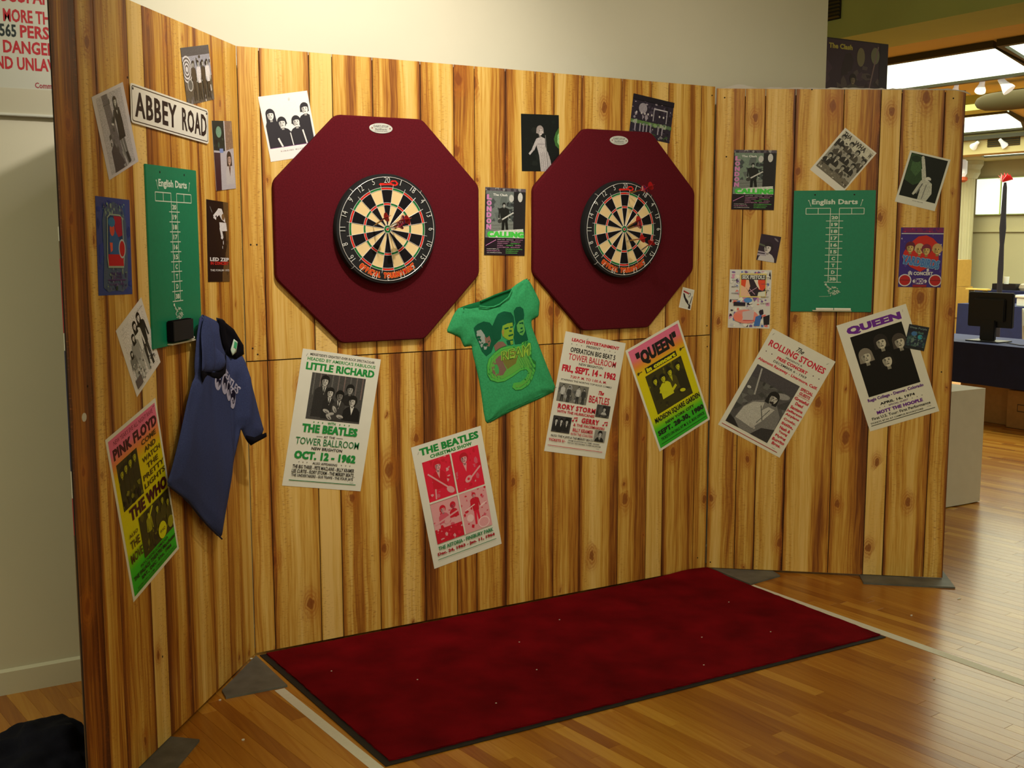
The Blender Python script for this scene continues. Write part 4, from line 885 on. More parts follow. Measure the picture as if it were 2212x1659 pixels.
o, a = photo('C', 2.236, 1.405, .076, .102, -13.2, 'tiny white card with black curve and red stroke, right of the right backboard', (228, 226, 220), (.06, .05, .94, .95), (214, 214, 210))
a.poly([(.12, .14), (.60, .20), (.60, .28), (.12, .22)], (170, 50, 56)); a.poly([(.12, .28), (.24, .28), (.40, .46), (.66, .60), (.72, .72), (.90, .76), (.94, .95), (.74, .95), (.76, .80), (.46, .66), (.22, .46)], (30, 12, 26)); a.ell(.66, .30, .09, .16, (90, 86, 92), 10); a.ell(.64, .31, .05, .11, (220, 218, 216), 10); a.poly([(.90, .30), (.96, .34), (.90, .60), (.84, .78), (.80, .70)], (54, 48, 52)); a.finish(o)

o, a = photo('R', .276, 1.651, .098, .130, -9.5, 'small glossy close-up portrait with pale collar, left of the right green board', (46, 30, 50), (0, 0, 1, 1), (44, 26, 48))
a.bust(.48, .50, .22, (214, 206, 206), (36, 20, 36), (200, 196, 200), None, wid=1.9, low=3, look=-1); a.poly([(0, .64), (.42, .66), (.44, .80), (0, .82)], (170, 160, 176)); a.rect(0, .70, .36, .74, (50, 34, 56)); a.poly([(0, .35), (.3, .40), (.3, .46), (0, .42)], (90, 96, 80)); a.ell(.80, .14, .14, .04, (120, 110, 124), 35); a.finish(o)

o, a = photo('R', .618, 2.071, .195, .254, -39.0, 'white-edged photo of seated men, above the right-hand green board', (218, 214, 206), (.05, .03, .96, .87), (150, 146, 136), d=.0035)
a.rect(.05, .03, .96, .24, (196, 192, 178)); a.text('THA', .07, .04, .30, .13, (58, 52, 46), .03); a.text('WHA', .42, .05, .76, .15, (58, 52, 46), .03); a.text('W', .88, .07, .96, .17, (58, 52, 46), .03)
a.mottle(.05, .20, .96, .86, 40, [(110, 106, 96), (60, 56, 50), (84, 80, 70)], .03, .08, 7)
for x, y in ((.13, .15), (.40, .17), (.64, .22), (.90, .28), (.26, .32), (.52, .36), (.34, .50), (.76, .46), (.60, .60), (.16, .56)): a.bust(x, y, .055, (176, 172, 160), (40, 36, 32), (46, 42, 38) if (x*10) % 2 > 1 else (74, 68, 60), (190, 186, 176), wid=2.2, low=4)
a.rect(.05, .74, .96, .865, (110, 104, 92)); a.mottle(.05, .70, .96, .86, 22, [(140, 134, 120), (70, 64, 56), (190, 186, 176)], .02, .05, 12); a.finish(o, PHOTO)

o, a = photo('R', .991, 1.975, .193, .251, -14.3, 'white-bordered dark photo of a singer with one arm raised, upper right corner', (214, 214, 206), (.05, .035, .95, .86), (14, 18, 14))
a.poly([(.06, .04), (.30, .05), (.50, .30), (.55, .5), (.30, .62), (.06, .55)], (44, 70, 40)); a.poly([(.12, .10), (.26, .08), (.40, .30), (.30, .45), (.14, .35)], (64, 96, 58)); a.ell(.20, .13, .12, .08, (30, 50, 30))
LG = (186, 188, 178); a.line(.36, .10, .46, .30, .08, LG); a.line(.44, .28, .54, .50, .10, LG); a.ell(.35, .08, .035, .04, LG); a.poly([(.46, .50), (.60, .46), (.74, .52), (.80, .70), (.72, .86), (.50, .86), (.50, .66), (.38, .80), (.34, .78)], LG); a.line(.52, .55, .44, .76, .03, K(110)); a.line(.62, .56, .60, .84, .02, K(120)); a.ell(.62, .45, .07, .055, (206, 206, 200)); a.ell(.66, .47, .04, .012, K(60)); a.text('JACK GILLAM', .40, .895, .66, .912, K(60), .02); a.finish(o, PHOTO)

# coloured prints
o, a = sheetof('poster', 'R', .190, 1.400, .205, .291, -.8, PD, 'busy white collage print with orange faces, lower left of the right panel', 'poster', (218, 216, 216), mat('gloss_white_sheet', (218, 216, 216), .25))
a.mottle(.02, .02, .98, .98, 150, [(230, 228, 226), (200, 196, 206), (40, 24, 44), (236, 120, 110), (216, 150, 190), (90, 120, 200), (236, 232, 220), (120, 90, 160)], .025, .085, 21)
a.rect(.25, .06, .88, .47, (226, 206, 130)); a.rect(.28, .10, .86, .45, (44, 28, 44)); a.rect(.28, .085, .86, .165, (60, 58, 60)); a.text('SEX PISTOLS', .30, .09, .84, .158, (206, 208, 206), .05)
a.poly([(.28, .17), (.46, .17), (.50, .28), (.46, .36), (.40, .30), (.52, .45), (.28, .45)], (236, 190, 160)); a.poly([(.28, .17), (.40, .17), (.38, .30), (.28, .26)], (226, 80, 40)); a.poly([(.62, .17), (.85, .17), (.86, .30), (.80, .36), (.70, .33), (.66, .24)], (232, 76, 46)); a.poly([(.58, .17), (.68, .17), (.68, .22), (.74, .34), (.66, .28)], (236, 226, 214)); a.poly([(.70, .38), (.86, .36), (.86, .45), (.68, .45)], (220, 222, 206)); a.line(.44, .40, .66, .30, .015, (190, 150, 180)); a.line(.48, .32, .62, .42, .015, (190, 150, 180))
a.ell(.46, .52, .10, .06, (80, 140, 214)); a.ell(.42, .80, .30, .17, (232, 140, 130)); a.poly([(.34, .72), (.62, .68), (.60, .88), (.34, .86)], (206, 190, 196)); a.ell(.24, .82, .11, .10, (240, 130, 110)); a.rect(.36, .86, .62, .875, (200, 60, 60)); a.poly([(.66, .80), (.80, .76), (.76, .96), (.62, .96)], (60, 110, 190)); a.poly([(.84, .80), (.99, .76), (.99, .93), (.86, .94)], (30, 20, 32)); a.poly([(.12, .55), (.40, .56), (.40, .62), (.12, .62)], (32, 20, 40))
for i in range(9): a.text(('ANARCHY', 'NO FUTURE', 'GOD SAVE', 'PRETTY', 'VACANT', 'HOLIDAYS')[i % 6], .06 if i % 2 else .76, .12+i*.055, .22 if i % 2 else .95, .14+i*.055, (90, 84, 96), .02)
a.finish(o)

o, a = sheetof('poster', 'R', .999, 1.608, .199, .288, -.5, PD, 'red white and blue poster with four cartoon heads, right edge of the right panel', 'poster', (60, 30, 100), mat('gloss_purple_sheet', (60, 30, 100), .3))
PB, RDD, WHT = (58, 34, 130), (196, 34, 24), (206, 204, 214)
a.rect(0, 0, 1, 1, PB); a.mottle(.02, .11, .98, .78, 60, [WHT, PB, (84, 56, 150)], .02, .05, 31); a.rect(.04, .005, .99, .085, (120, 24, 92)); a.mottle(.04, .01, .98, .08, 18, [(196, 30, 80), (80, 24, 110)], .02, .05, 4); a.rect(.02, .095, 1, .11, WHT)
a.poly([(.30, .22), (.42, .15), (.60, .13), (.76, .18), (.90, .28), (.92, .6), (.70, .66), (.5, .74), (.26, .66), (.06, .50), (.10, .40)], RDD)
YL = (206, 176, 110)
for x, y, hc in ((.24, .34, (96, 20, 50)), (.46, .37, (196, 172, 128)), (.62, .38, (120, 30, 60)), (.87, .37, (190, 156, 100))): a.head(x, y, .105, YL, hc, .2, 0)
a.text('YARDBIRDS', .05, .50, .95, .66, (110, 160, 206), .09, 0, rot=9); a.text('YARDBIRDS', .06, .51, .94, .65, (64, 110, 180), .03, 0, rot=9)
for x in (.15, .86): a.ell(x, .885, .155, .150, WHT); a.ell(x, .885, .13, .125, (176, 20, 26)); a.rect(x-.13, .88, x+.13, .888, (70, 14, 20))
a.poly([(.32, .80), (.5, .86), (.68, .80), (.68, .99), (.32, .99)], (70, 40, 120)); a.ell(.50, .90, .17, .07, WHT); a.text('SMOG', .38, .86, .62, .94, (80, 40, 130), .04); a.text('IN CONCERT', .22, .74, .80, .80, WHT, .05); a.rect(.34, .96, .66, .995, (150, 20, 40)); a.finish(o)

o, a = sheetof('poster', 'R', .996, 1.218, .096, .118, -9.8, .0062, 'small dark blue card with teal glow, stuck over the corner of the purple-headline poster', 'card', (20, 16, 30), mat('gloss_blue_card', (20, 16, 30), .2))
a.rect(.03, .03, .97, .97, (26, 40, 62)); a.rect(.03, .03, .97, .34, (24, 24, 40)); a.text('Deep Purple', .08, .07, .92, .17, (110, 130, 130), .03); a.text('in Rock', .40, .24, .80, .33, (90, 140, 130), .02); a.ell(.34, .36, .14, .12, (60, 110, 170)); a.ell(.66, .46, .12, .12, (50, 150, 170)); a.mottle(.04, .42, .96, .90, 30, [(96, 120, 116), (50, 80, 84), (70, 96, 96)], .05, .12, 5); a.rect(.03, .88, .97, .97, (16, 24, 34)); a.finish(o)

o, a = sheetof('poster', 'L', .316, 1.682, .210, .292, -1.5, PD, 'blue ornamental poster with a red framed picture, left edge of the left panel', 'poster', (36, 62, 140), mat('gloss_blue_sheet', (36, 62, 140), .35))
BL_, ORN = (36, 60, 136), (104, 128, 124)
a.mottle(.02, .02, .98, .98, 40, [(30, 52, 124), (44, 74, 140), (40, 60, 150)], .05, .12, 2)
a.poly([(.22, .12), (.38, .06), (.5, .04), (.62, .06), (.78, .12), (.86, .24), (.88, .60), (.86, .92), (.70, .97), (.50, .95), (.28, .97), (.14, .92), (.18, .60), (.16, .24)], (70, 88, 118)); a.mottle(.18, .05, .84, .22, 50, [ORN, (130, 150, 140), (80, 70, 120), (50, 60, 110)], .015, .04, 3); a.mottle(.20, .72, .84, .95, 50, [(130, 120, 160), (96, 90, 130), (60, 54, 100), (110, 130, 120)], .012, .04, 6)
a.poly([(.28, .20), (.36, .165), (.66, .165), (.74, .20), (.77, .62), (.74, .72), (.28, .72), (.25, .62)], (150, 164, 150)); a.poly([(.30, .21), (.37, .18), (.65, .18), (.72, .21), (.745, .60), (.72, .70), (.30, .70), (.275, .60)], (30, 60, 110))
a.poly([(.47, .185), (.70, .185), (.72, .38), (.60, .40), (.52, .34)], (166, 18, 50)); a.poly([(.29, .58), (.72, .58), (.74, .70), (.29, .70)], (186, 16, 34)); a.poly([(.40, .30), (.52, .34), (.64, .44), (.66, .58), (.34, .58), (.34, .40)], (40, 90, 150)); a.ell(.42, .32, .07, .10, (204, 80, 60)); a.ell(.41, .25, .10, .07, (40, 110, 160)); a.poly([(.34, .46), (.42, .46), (.42, .54), (.36, .56)], (220, 90, 66)); a.ell(.70, .52, .105, .14, (170, 180, 184)); a.ell(.70, .52, .08, .115, (184, 24, 30))
a.text('THE PINK', .34, .765, .66, .795, (70, 40, 110), .04); a.text('FLOYD', .36, .80, .68, .83, (70, 40, 110), .05); a.rect(.26, .84, .78, .85, (80, 40, 110)); a.text('FILLMORE WEST', .30, .88, .74, .90, (90, 60, 120), .02); a.ell(.51, .93, .03, .035, (30, 60, 50)); a.finish(o)

# ---- street sign
root = empty('street_sign', label='white street name plate with black block capitals, top of the left panel', cat='sign')
def rrect(w, h, r, n=5):
    p = []
    for cx, cz, a0 in ((w/2-r, h/2-r, 0), (-w/2+r, h/2-r, 90), (-w/2+r, -h/2+r, 180), (w/2-r, -h/2+r, 270)):
        for i in range(n+1): t = R(a0+90*i/n); p.append((cx+r*math.cos(t), cz+r*math.sin(t)))
    return p
SW, SH = .590, .122
o = MB().prism(rrect(SW, SH, .012), -.0014, -.0002).build('plate', mat('enamel_white', (222, 220, 214), .3), root)
ring = MB(); A_, B_ = rrect(SW-.012, SH-.012, .010), rrect(SW-.018, SH-.018, .008); n = len(A_)
ring.add([(x, -.0017, z) for x, z in A_+B_], [[i, (i+1) % n, n+(i+1) % n, n+i] for i in range(n)]).build('black_border', mat('enamel_black', (26, 16, 18), .35), root)
a = Art(SW, SH, .0018); a.text('ABBEY', .045, .18, .555, .82, (34, 16, 18), .02, space=1.1); a.text('ROAD', .625, .18, .972, .82, (34, 16, 18), .02, space=1.1); a.finish(root)
for x in (-SW/2+.015, SW/2-.015): MB().lathe([(.004, -.0014), (.004, -.0026), (.002, -.003)], 10, 'y', (x, 0, SH/2-.016)).build('screw', mat('enamel_black', None), root)
pin(root, 'L', .748, 2.115, .0086, -2)

# ---- scoreboards
GB = mat('green_chalkboard', (0, 122, 88), .5, noise=.05, nscale=90, bump=.05, bscale=300)
CH = (196, 208, 192)
def scoreboard(p, u, z, w, h, label):
    root = empty('scoreboard', label=label, cat='scoreboard')
    MB().cham(-w/2, w/2, -.006, 0, -h/2, h/2, .0015).build('green_board', GB, root)
    a = Art(w, h, .0063); a.text('English Darts', .225, .072, .785, .125, (206, 216, 204), .02)
    a.line(.19, .085, .215, .130, .006, CH); a.line(.82, .128, .84, .082, .006, CH); a.ell(.185, .082, .008, .008, CH); a.ell(.842, .079, .008, .008, CH)
    def L_(x0, y0, x1, y1): t = .0042; a.rect(min(x0, x1)-t*(x0 == x1), min(y0, y1)-t*.65*(y0 == y1), max(x0, x1)+t*(x0 == x1), max(y0, y1)+t*.65*(y0 == y1), CH)
    for x0, x1, xm in ((.155, .455, .305), (.565, .865, .715)):
        L_(x0, .145, x1, .145); L_(x0, .193, x1, .193); L_(x0, .145, x0, .193); L_(xm, .145, xm, .193); L_(x1, .145, x1, .193)
    L_(.455, .193, .455, .752); L_(.565, .193, .565, .752); L_(.455, .193, .565, .193)
    for i, s_ in enumerate(('20', '19', '18', '17', '16', '15', 'C', 'T', 'D', '3B')):
        y = .193+.056*i; ww = .018*len(s_)+.004; a.text(s_, .51-ww, y+.015, .51+ww, y+.043, CH, .04); L_(.405, y+.056, .615, y+.056)
    rr = random.Random(1)
    for i in range(46): t = rr.uniform(0, 6.28); q = rr.uniform(0, 1)**.5; x, y = .52+.075*q*math.cos(t), .825+.036*q*math.sin(t); a.line(x, y, x+rr.uniform(-.03, .03), y+rr.uniform(-.016, .016), .006, CH)
    a.line(.43, .775, .50, .815, .007, CH); a.ell(.428, .772, .014, .014, CH); a.line(.35, .872, .47, .870, .003, CH); a.finish(root)
    for x in (-.24*w, .24*w): MB().lathe([(.004, -.006), (.004, -.0066), (.0015, -.007)], 10, 'y', (x, 0, h*.465)).build('screw', hole, root)
    MB().cham(-.23*w, .25*w, -.026, -.006, -h/2+.004, -h/2+.009, .001).build('chalk_tray', mat('clear_tray', (210, 200, 180), .3), root)
    pin(root, p, u, z, .0046); return root
scoreboard('L', .727, 1.645, .389, .596, 'green darts scoreboard on the left panel with a black eraser at its foot')
scoreboard('R', .583, 1.636, .387, .592, 'green darts scoreboard on the right panel with white chalk on its tray')
CHK = mat('chalk_white', (236, 232, 224), .9)
def chalk(p, u, z, ln, label):
    o = MB().tube([(-ln/2, 0, 0), (-ln/2+.001, 0, 0), (ln/2-.001, 0, 0), (ln/2, 0, 0)], [.0045, .0055, .0055, .0045], 10).build('chalk_stick', CHK, smooth=True); tag(o, label, 'chalk'); pin(o, p, u, z, .0185+.0046)
chalk('R', .552, 1.3545, .083, 'left stick of white chalk on the tray of the right-hand green board'); chalk('R', .637, 1.3545, .080, 'right stick of white chalk on the tray of the right-hand green board')
chalk('L', .802, 1.362, .035, 'short white chalk stub right of the black eraser')
root = empty('board_eraser', label='black felt board eraser on the tray of the left green board', cat='eraser')
MB().cham(-.088, .070, -.022, .0, -.036, .036, .003).build('felt_block', mat('black_felt', (10, 9, 14), .98, bump=.4, bscale=400, spec=.1), root); MB().cham(-.086, .068, -.026, -.022, -.034, .034, .001).build('backing_strip', mat('black_backing', (16, 14, 18), .8), root)
pin(root, 'L', .722, 1.3965, .0120, 0)

# ---------------------------------------------------------------- T-shirts
def inside(p, poly):
    x, y = p; c = False; n = len(poly)
    for i in range(n):
        (x1, y1), (x2, y2) = poly[i], poly[i-1]
        if (y1 > y) != (y2 > y) and x < (x2-x1)*(y-y1)/(y2-y1)+x1: c = not c
    return c
def edist(p, poly):
    b = 9; P_ = Vector(p)
    for i in range(len(poly)):
        a, c = Vector(poly[i-1]), Vector(poly[i]); d = c-a; t = max(0, min(1, (P_-a).dot(d)/max(d.length_squared, 1e-12))); b = min(b, (a+d*t-P_).length)
    return b
def resample(poly, step):
    out = []
    for i in range(len(poly)):
        a, b = Vector(poly[i]), Vector(poly[(i+1) % len(poly)]); n = max(1, int((b-a).length/step))
        for j in range(n): out.append(tuple(a+(b-a)*j/n))
    return out
def smooth_poly(poly, it=1):
    for _ in range(it):
        q = []
        for i in range(len(poly)):
            a, b = Vector(poly[i]), Vector(poly[(i+1) % len(poly)]); q += [tuple(a*.8+b*.2), tuple(a*.2+b*.8)]
        poly = q
    return poly
def tri(poly, step):
    b = resample(poly, step); xs = [p[0] for p in b]; ys = [p[1] for p in b]; pts = list(b); x = min(xs)
    r_ = 0; y = min(ys)
    while y < max(ys):
        x = min(xs)+(step/2 if r_ % 2 else 0)
        while x < max(xs):
            if inside((x, y), b) and edist((x, y), b) > step*.45: pts.append((x, y))
            x += step
        y += step*.87; r_ += 1
    n = len(b); res = geometry.delaunay_2d_cdt([Vector(p) for p in pts], [(i, (i+1) % n) for i in range(n)], [], 1, 1e-6)
    return [tuple(v) for v in res[0]], [list(f) for f in res[2]], n
def cloth(name, poly, surf, depth, m, parent, step=.009, thick=.002):
    """surf(s, z, d) -> point; depth(s, z, edge distance) -> distance in front of the wall"""
    v2, f2, n = tri(poly, step)
    dd = [depth(p[0], p[1], edist(p, poly)) for p in v2]
    vs = [surf(p[0], p[1], d) for p, d in zip(v2, dd)]+[surf(p[0], p[1], max(d-thick, .0005)) for p, d in zip(v2, dd)]; k = len(v2)
    # boundary edges
    cnt = {}
    for f in f2:
        for i in range(3): e = (f[i], f[(i+1) % 3]); cnt[e] = 1
    fs = [list(f) for f in f2]+[[i+k for i in f][::-1] for f in f2]
    for (a, b) in list(cnt):
        if (b, a) not in cnt: fs.append([b, a, a+k, b+k])
    o = meshobj(name, vs, fs, m, parent, smooth=True)
    bm = bmesh.new(); bm.from_mesh(o.data); bmesh.ops.recalc_face_normals(bm, faces=bm.faces); bm.to_mesh(o.data); bm.free(); return o
def cprint(name, shapes, surf, depth, poly0, parent, step=.008, m=None):
    v, f, c = [], [], []
    for li, (poly, col) in enumerate(shapes):
        v2, f2, n = tri(poly, step); k = len(v)
        v += [surf(p[0], p[1], depth(p[0], p[1], edist(p, poly0))+.0009+.00006*li) for p in v2]; f += [[i+k for i in q] for q in f2]; c += [lin(col)]*len(f2)
    o = meshobj(name, v, f, m or INKC, parent, c)
    return o
INKC = attr_mat('screen_print_on_cloth', .9, .10, 600, .1)
def elp(cx, cy, rx, ry, rot=0, n=16):
    r = R(rot); return [(cx+rx*math.cos(6.283*i/n)*math.cos(r)-ry*math.sin(6.283*i/n)*math.sin(r), cy+rx*math.cos(6.283*i/n)*math.sin(r)+ry*math.sin(6.283*i/n)*math.cos(r)) for i in range(n)]

# green shirt on the back panel
GT = mat('green_jersey', (58, 158, 104), .9, noise=.14, nscale=140, spec=.1, bump=.3, bscale=900)
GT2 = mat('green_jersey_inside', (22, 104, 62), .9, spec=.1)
g_front = [(0.962, 1.4033), (1.013, 1.3995), (1.0523, 1.4038), (1.0918, 1.3982), (1.1317, 1.3986), (1.1644, 1.4089), (1.2023, 1.4413), (1.2202, 1.4745), (1.2533, 1.4968), (1.3073, 1.5242), (1.328, 1.504), (1.3567, 1.4569), (1.3788, 1.4164), (1.3752, 1.3809), (1.3727, 1.3498), (1.3491, 1.3396), (1.3334, 1.3313), (1.3361, 1.3023), (1.344, 1.2841), (1.3889, 1.1834), (1.4264, 1.0999), (1.4725, 1.0012), (1.3895, 0.9707), (1.3051, 0.9453), (1.2013, 0.913), (1.1045, 0.8742), (1.0885, 0.8911), (1.0652, 1.0518), (1.0434, 1.1407), (1.0265, 1.2025), (1.0242, 1.233), (1.0021, 1.2298), (0.985, 1.2285), (0.9706, 1.2594), (0.9658, 1.2703), (0.9297, 1.287), (0.8976, 1.2991), (0.9157, 1.3367), (0.9304, 1.366), (0.945, 1.3868)]
g_back = [(0.9663, 1.4027), (1.0077, 1.4143), (1.0692, 1.4274), (1.1365, 1.4515), (1.2249, 1.4767), (1.2581, 1.4986), (1.3122, 1.5238), (1.2581, 1.4548), (1.1816, 1.387), (1.0962, 1.3812), (1.0075, 1.3885)]
root = empty('t_shirt', label='green T-shirt with three printed faces pinned between the two dartboards', cat='T-shirt')
flat = lambda s, z, d: (s, -d, z)
def gd(s, z, e):
    w = .007*math.sin((s-1.3073)*34+(z-1.52)*22)*math.exp(-((s-1.2)**2+(z-1.42)**2)/.02)      # drape from the pins
    w += .004*math.sin((z-1.40)*95+(s-1.0)*20)*math.exp(-((s-1.06)**2/.01+(z-1.385)**2/.0009))
    w += .0045*math.sin((s*1.0+z*.42)*62)*math.exp(-((s-1.36)**2/.008+(z-1.12)**2/.05)) + .003*math.sin(s*48+z*9)
    for px, pz in ((.972, 1.40), (1.306, 1.518), (1.465, 1.003), (1.104, .884)):
        r = math.hypot(s-px, z-pz); w += .004*math.sin(math.atan2(z-pz, s-px)*9)*math.exp(-r/.07)*min(1, r/.02)
    return .0058+.017*min(1, e/.045)**.6+w*min(1, e/.02)
cloth('shirt_front', smooth_poly(g_front), flat, gd, GT, root, .008)
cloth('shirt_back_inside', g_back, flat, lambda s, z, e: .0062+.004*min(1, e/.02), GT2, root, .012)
col_pts = [(1.0523, 1.4065), (1.0918, 1.4005), (1.1317, 1.4005), (1.1644, 1.411), (1.2023, 1.443), (1.2202, 1.4745)]
MB().tube([flat(s, z, gd(s, z, .02)+.001) for s, z in col_pts], .0035, 8).build('neck_binding', GT, root, smooth=True)
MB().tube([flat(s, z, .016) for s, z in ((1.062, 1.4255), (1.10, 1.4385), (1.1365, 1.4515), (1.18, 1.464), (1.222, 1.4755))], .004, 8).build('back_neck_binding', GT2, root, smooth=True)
# print: bearded face, central face, right face, swirling letters. q() maps zoom coordinates onto the shirt plane
def q(x, y):
    u = .9226+.000955*x*.9+.00004*x; return u, y
GP = {}
from mathutils import Matrix as _M
def bil(x, y):
    """0..1 print space of the shirt body: x left to right, y top to bottom, along the shirt's own tilt"""
    A, B, C2, D = (1.050, 1.345), (1.290, 1.415), (1.385, 1.03), (1.125, .955)
    return (A[0]*(1-x)*(1-y)+B[0]*x*(1-y)+C2[0]*x*y+D[0]*(1-x)*y, A[1]*(1-x)*(1-y)+B[1]*x*(1-y)+C2[1]*x*y+D[1]*(1-x)*y)
def bp_(pts): return [bil(*p) for p in pts]
def be(cx, cy, rx, ry, rot=0, n=16): return bp_(elp(cx, cy, rx, ry, rot, n))
DG, PALE, OL, PKG, LM = (22, 88, 62), (150, 160, 156), (128, 166, 54), (132, 100, 88), (84, 178, 78)
def zq(pts): return [(.8493+.000505*x, 1.3045-(y-620)*.000432-(x-440)*.00002) for x, y in pts]
def ze(cx, cy, rx, ry, rot=0, n=20): return zq(elp(cx, cy, rx, ry, rot, n))
def Z(pts, c): sh.append((zq(pts), c))
sh = []
Z([(350, 610), (385, 570), (440, 540), (500, 552), (530, 590), (560, 660), (590, 740), (540, 800), (520, 860), (470, 900), (430, 850), (400, 760), (370, 700)], DG)          # left hair and beard
Z([(375, 640), (420, 625), (455, 680), (465, 740), (450, 800), (425, 810), (400, 740), (380, 690)], PALE); Z([(455, 700), (500, 690), (515, 740), (500, 800), (465, 790)], PKG); Z([(385, 690), (420, 695), (415, 712), (388, 708)], DG); Z([(425, 770), (480, 762), (492, 785), (440, 795)], DG); Z([(445, 800), (480, 800), (470, 830), (450, 832)], PALE)
Z([(745, 430), (770, 392), (815, 385), (850, 410), (860, 470), (852, 540), (880, 640), (905, 735), (860, 770), (760, 780), (745, 680), (770, 560)], DG)                        # right hair
Z([(782, 580), (805, 540), (850, 520), (860, 580), (872, 640), (850, 690), (820, 680), (790, 640)], (96, 170, 84)); Z([(805, 556), (850, 545), (850, 560), (812, 570)], DG); Z([(822, 608), (845, 600), (846, 622), (824, 624)], DG); Z([(812, 652), (852, 636), (855, 648), (818, 664)], DG)
Z([(520, 600), (560, 520), (600, 465), (660, 436), (720, 448), (748, 490), (760, 560), (745, 600), (735, 550), (690, 560), (640, 580), (628, 640), (620, 720), (590, 740), (540, 720)], DG)   # middle hair
Z([(628, 650), (642, 590), (690, 562), (738, 552), (748, 620), (752, 680), (740, 725), (700, 735), (655, 710)], OL); Z([(628, 650), (642, 600), (655, 640), (650, 700), (640, 700)], (160, 140, 62)); Z([(655, 612), (700, 598), (702, 614), (664, 628)], DG); Z([(712, 596), (742, 590), (742, 604), (716, 610)], DG); Z([(704, 634), (728, 630), (734, 646), (708, 650)], DG); Z([(694, 684), (744, 668), (746, 684), (702, 700)], DG)
Z([(675, 740), (742, 728), (745, 780), (690, 786)], DG); Z([(712, 745), (740, 740), (742, 778), (720, 782)], OL); Z([(545, 790), (590, 750), (640, 750), (680, 790), (600, 820), (560, 850)], PKG)
# swirling letters: outer band, inner band
out_ = [(475, 1000), (490, 930), (540, 870), (620, 815), (700, 795), (770, 800), (830, 790), (840, 760), (880, 745), (930, 765), (940, 820), (945, 930), (985, 970), (988, 1060), (960, 1140), (900, 1215), (830, 1260), (770, 1265), (738, 1235), (750, 1190), (820, 1180), (880, 1130), (905, 1070), (880, 1045), (820, 1055), (740, 1120), (660, 1165), (580, 1175), (510, 1150), (480, 1090)]
Z(out_, (44, 120, 60)); c0 = Vector((720, 990))
Z([tuple(c0+(Vector(p)-c0)*.985) for p in out_], LM)
inn = [(500, 1000), (515, 945), (560, 890), (635, 838), (710, 815), (790, 822), (845, 815), (870, 775), (905, 780), (918, 830), (922, 945), (955, 985), (960, 1055), (935, 1125), (880, 1190), (820, 1235), (775, 1240), (765, 1215), (840, 1200), (905, 1140), (935, 1060), (900, 1022), (820, 1030), (730, 1095), (650, 1135), (580, 1148), (525, 1125), (502, 1070)]
Z(inn, (62, 132, 66)); Z([tuple(c0+(Vector(p)-c0)*.98) for p in inn], (96, 168, 74))
Z([(520, 1010), (535, 960), (590, 905), (640, 880), (640, 960), (680, 1040), (640, 1100), (570, 1110), (530, 1075)], (126, 98, 88)); Z([(640, 880), (700, 850), (770, 850), (790, 900), (770, 980), (690, 1040), (640, 960)], (118, 116, 56)); sh.append((ze(572, 1035, 22, 52, -12), (70, 160, 84)))
cprint('shirt_print', sh, flat, gd, g_front, root, .012)
def zword(word, p0, p1, hh, col, lift, thin=.05):
    tv, tf = text_mesh(word, thin); ax, bx = min(p[0] for p in tv), max(p[0] for p in tv); ay, by = min(p[1] for p in tv), max(p[1] for p in tv); vv = []
    for X, Y in tv:
        t = (X-ax)/(bx-ax); k = (Y-ay)/(by-ay); (u, w), = zq([(p0[0]+(p1[0]-p0[0])*t, p0[1]+(p1[1]-p0[1])*t-hh*k*(.8+.3*t))]); vv.append(flat(u, w, gd(u, w, .06)+lift))
    meshobj('shirt_lettering', vv, [list(f) for f in tf], INKC, root, lin(col))
zword('REAM', (620, 950), (925, 900), 120, (150, 190, 70), .0036); zword('REAM', (628, 948), (918, 900), 112, (70, 120, 50), .0040, -.012)
bm_hem = [(1.4725, 1.0012), (1.3895, 0.9707), (1.3051, 0.9453), (1.2013, 0.913), (1.1045, 0.8742)]
MB().tube([flat(s-.004, z+.016, gd(s, z+.016, .016)+.0003) for s, z in bm_hem], .0009, 6).build('hem_seam', GT2, root)
for s, z in ((.972, 1.3985), (1.306, 1.517), (1.103, .885)): MB().lathe([(.0022, -.028), (.0030, -.030), (.001, -.032)], 8, 'y', (s, 0, z)).build('pin_head', STAPLE, root)
root.matrix_world = frame('C')

# blue ringer shirt across the corner of left and back panels
PL_ = [Vector((-.6375, -.8349)), Vector((-.1616, -.2552)), Vector((.2, -.03)), Vector((.6, -.03))]
def bsurf(s, z, d):
    s0 = 0
    for i in range(3):
        a, b = PL_[i], PL_[i+1]; L_ = (b-a).length
        if s <= s0+L_ or i == 2:
            t = (b-a)/L_; p = a+t*(s-s0); n1 = Vector((t.y, -t.x))
            # soften the bend
            return (p.x+n1.x*d, p.y+n1.y*d, z)
        s0 += L_
b_body = [(0.553, 1.4438), (0.646, 1.4193), (0.7227, 1.3968), (0.7035, 1.3694), (0.7243, 1.3164), (0.7679, 1.2727), (0.8055, 1.2587), (0.845, 1.2708), (0.8622, 1.2462), (0.9047, 1.1311), (0.9403, 1.0179), (0.9649, 0.952), (0.8954, 0.9301), (0.8734, 0.9192), (0.8508, 0.9481), (0.829, 0.9891), (0.8199, 0.9637), (0.7727, 0.8469), (0.7351, 0.7301), (0.6838, 0.6362), (0.6552, 0.6014), (0.5235, 0.6945), (0.3809, 0.8123), (0.2395, 0.8953), (0.2853, 0.9453), (0.3456, 1.029), (0.4089, 1.1306), (0.4598, 1.2042), (0.4922, 1.2294), (0.4878, 1.2657), (0.515, 1.3605)]
b_slv = [(0.553, 1.4438), (0.6016, 1.3694), (0.6358, 1.2996), (0.7078, 1.2718), (0.6842, 1.2403), (0.6175, 1.2277), (0.5506, 1.2356), (0.4972, 1.2435), (0.4864, 1.2496), (0.4995, 1.3132), (0.5292, 1.3918)]
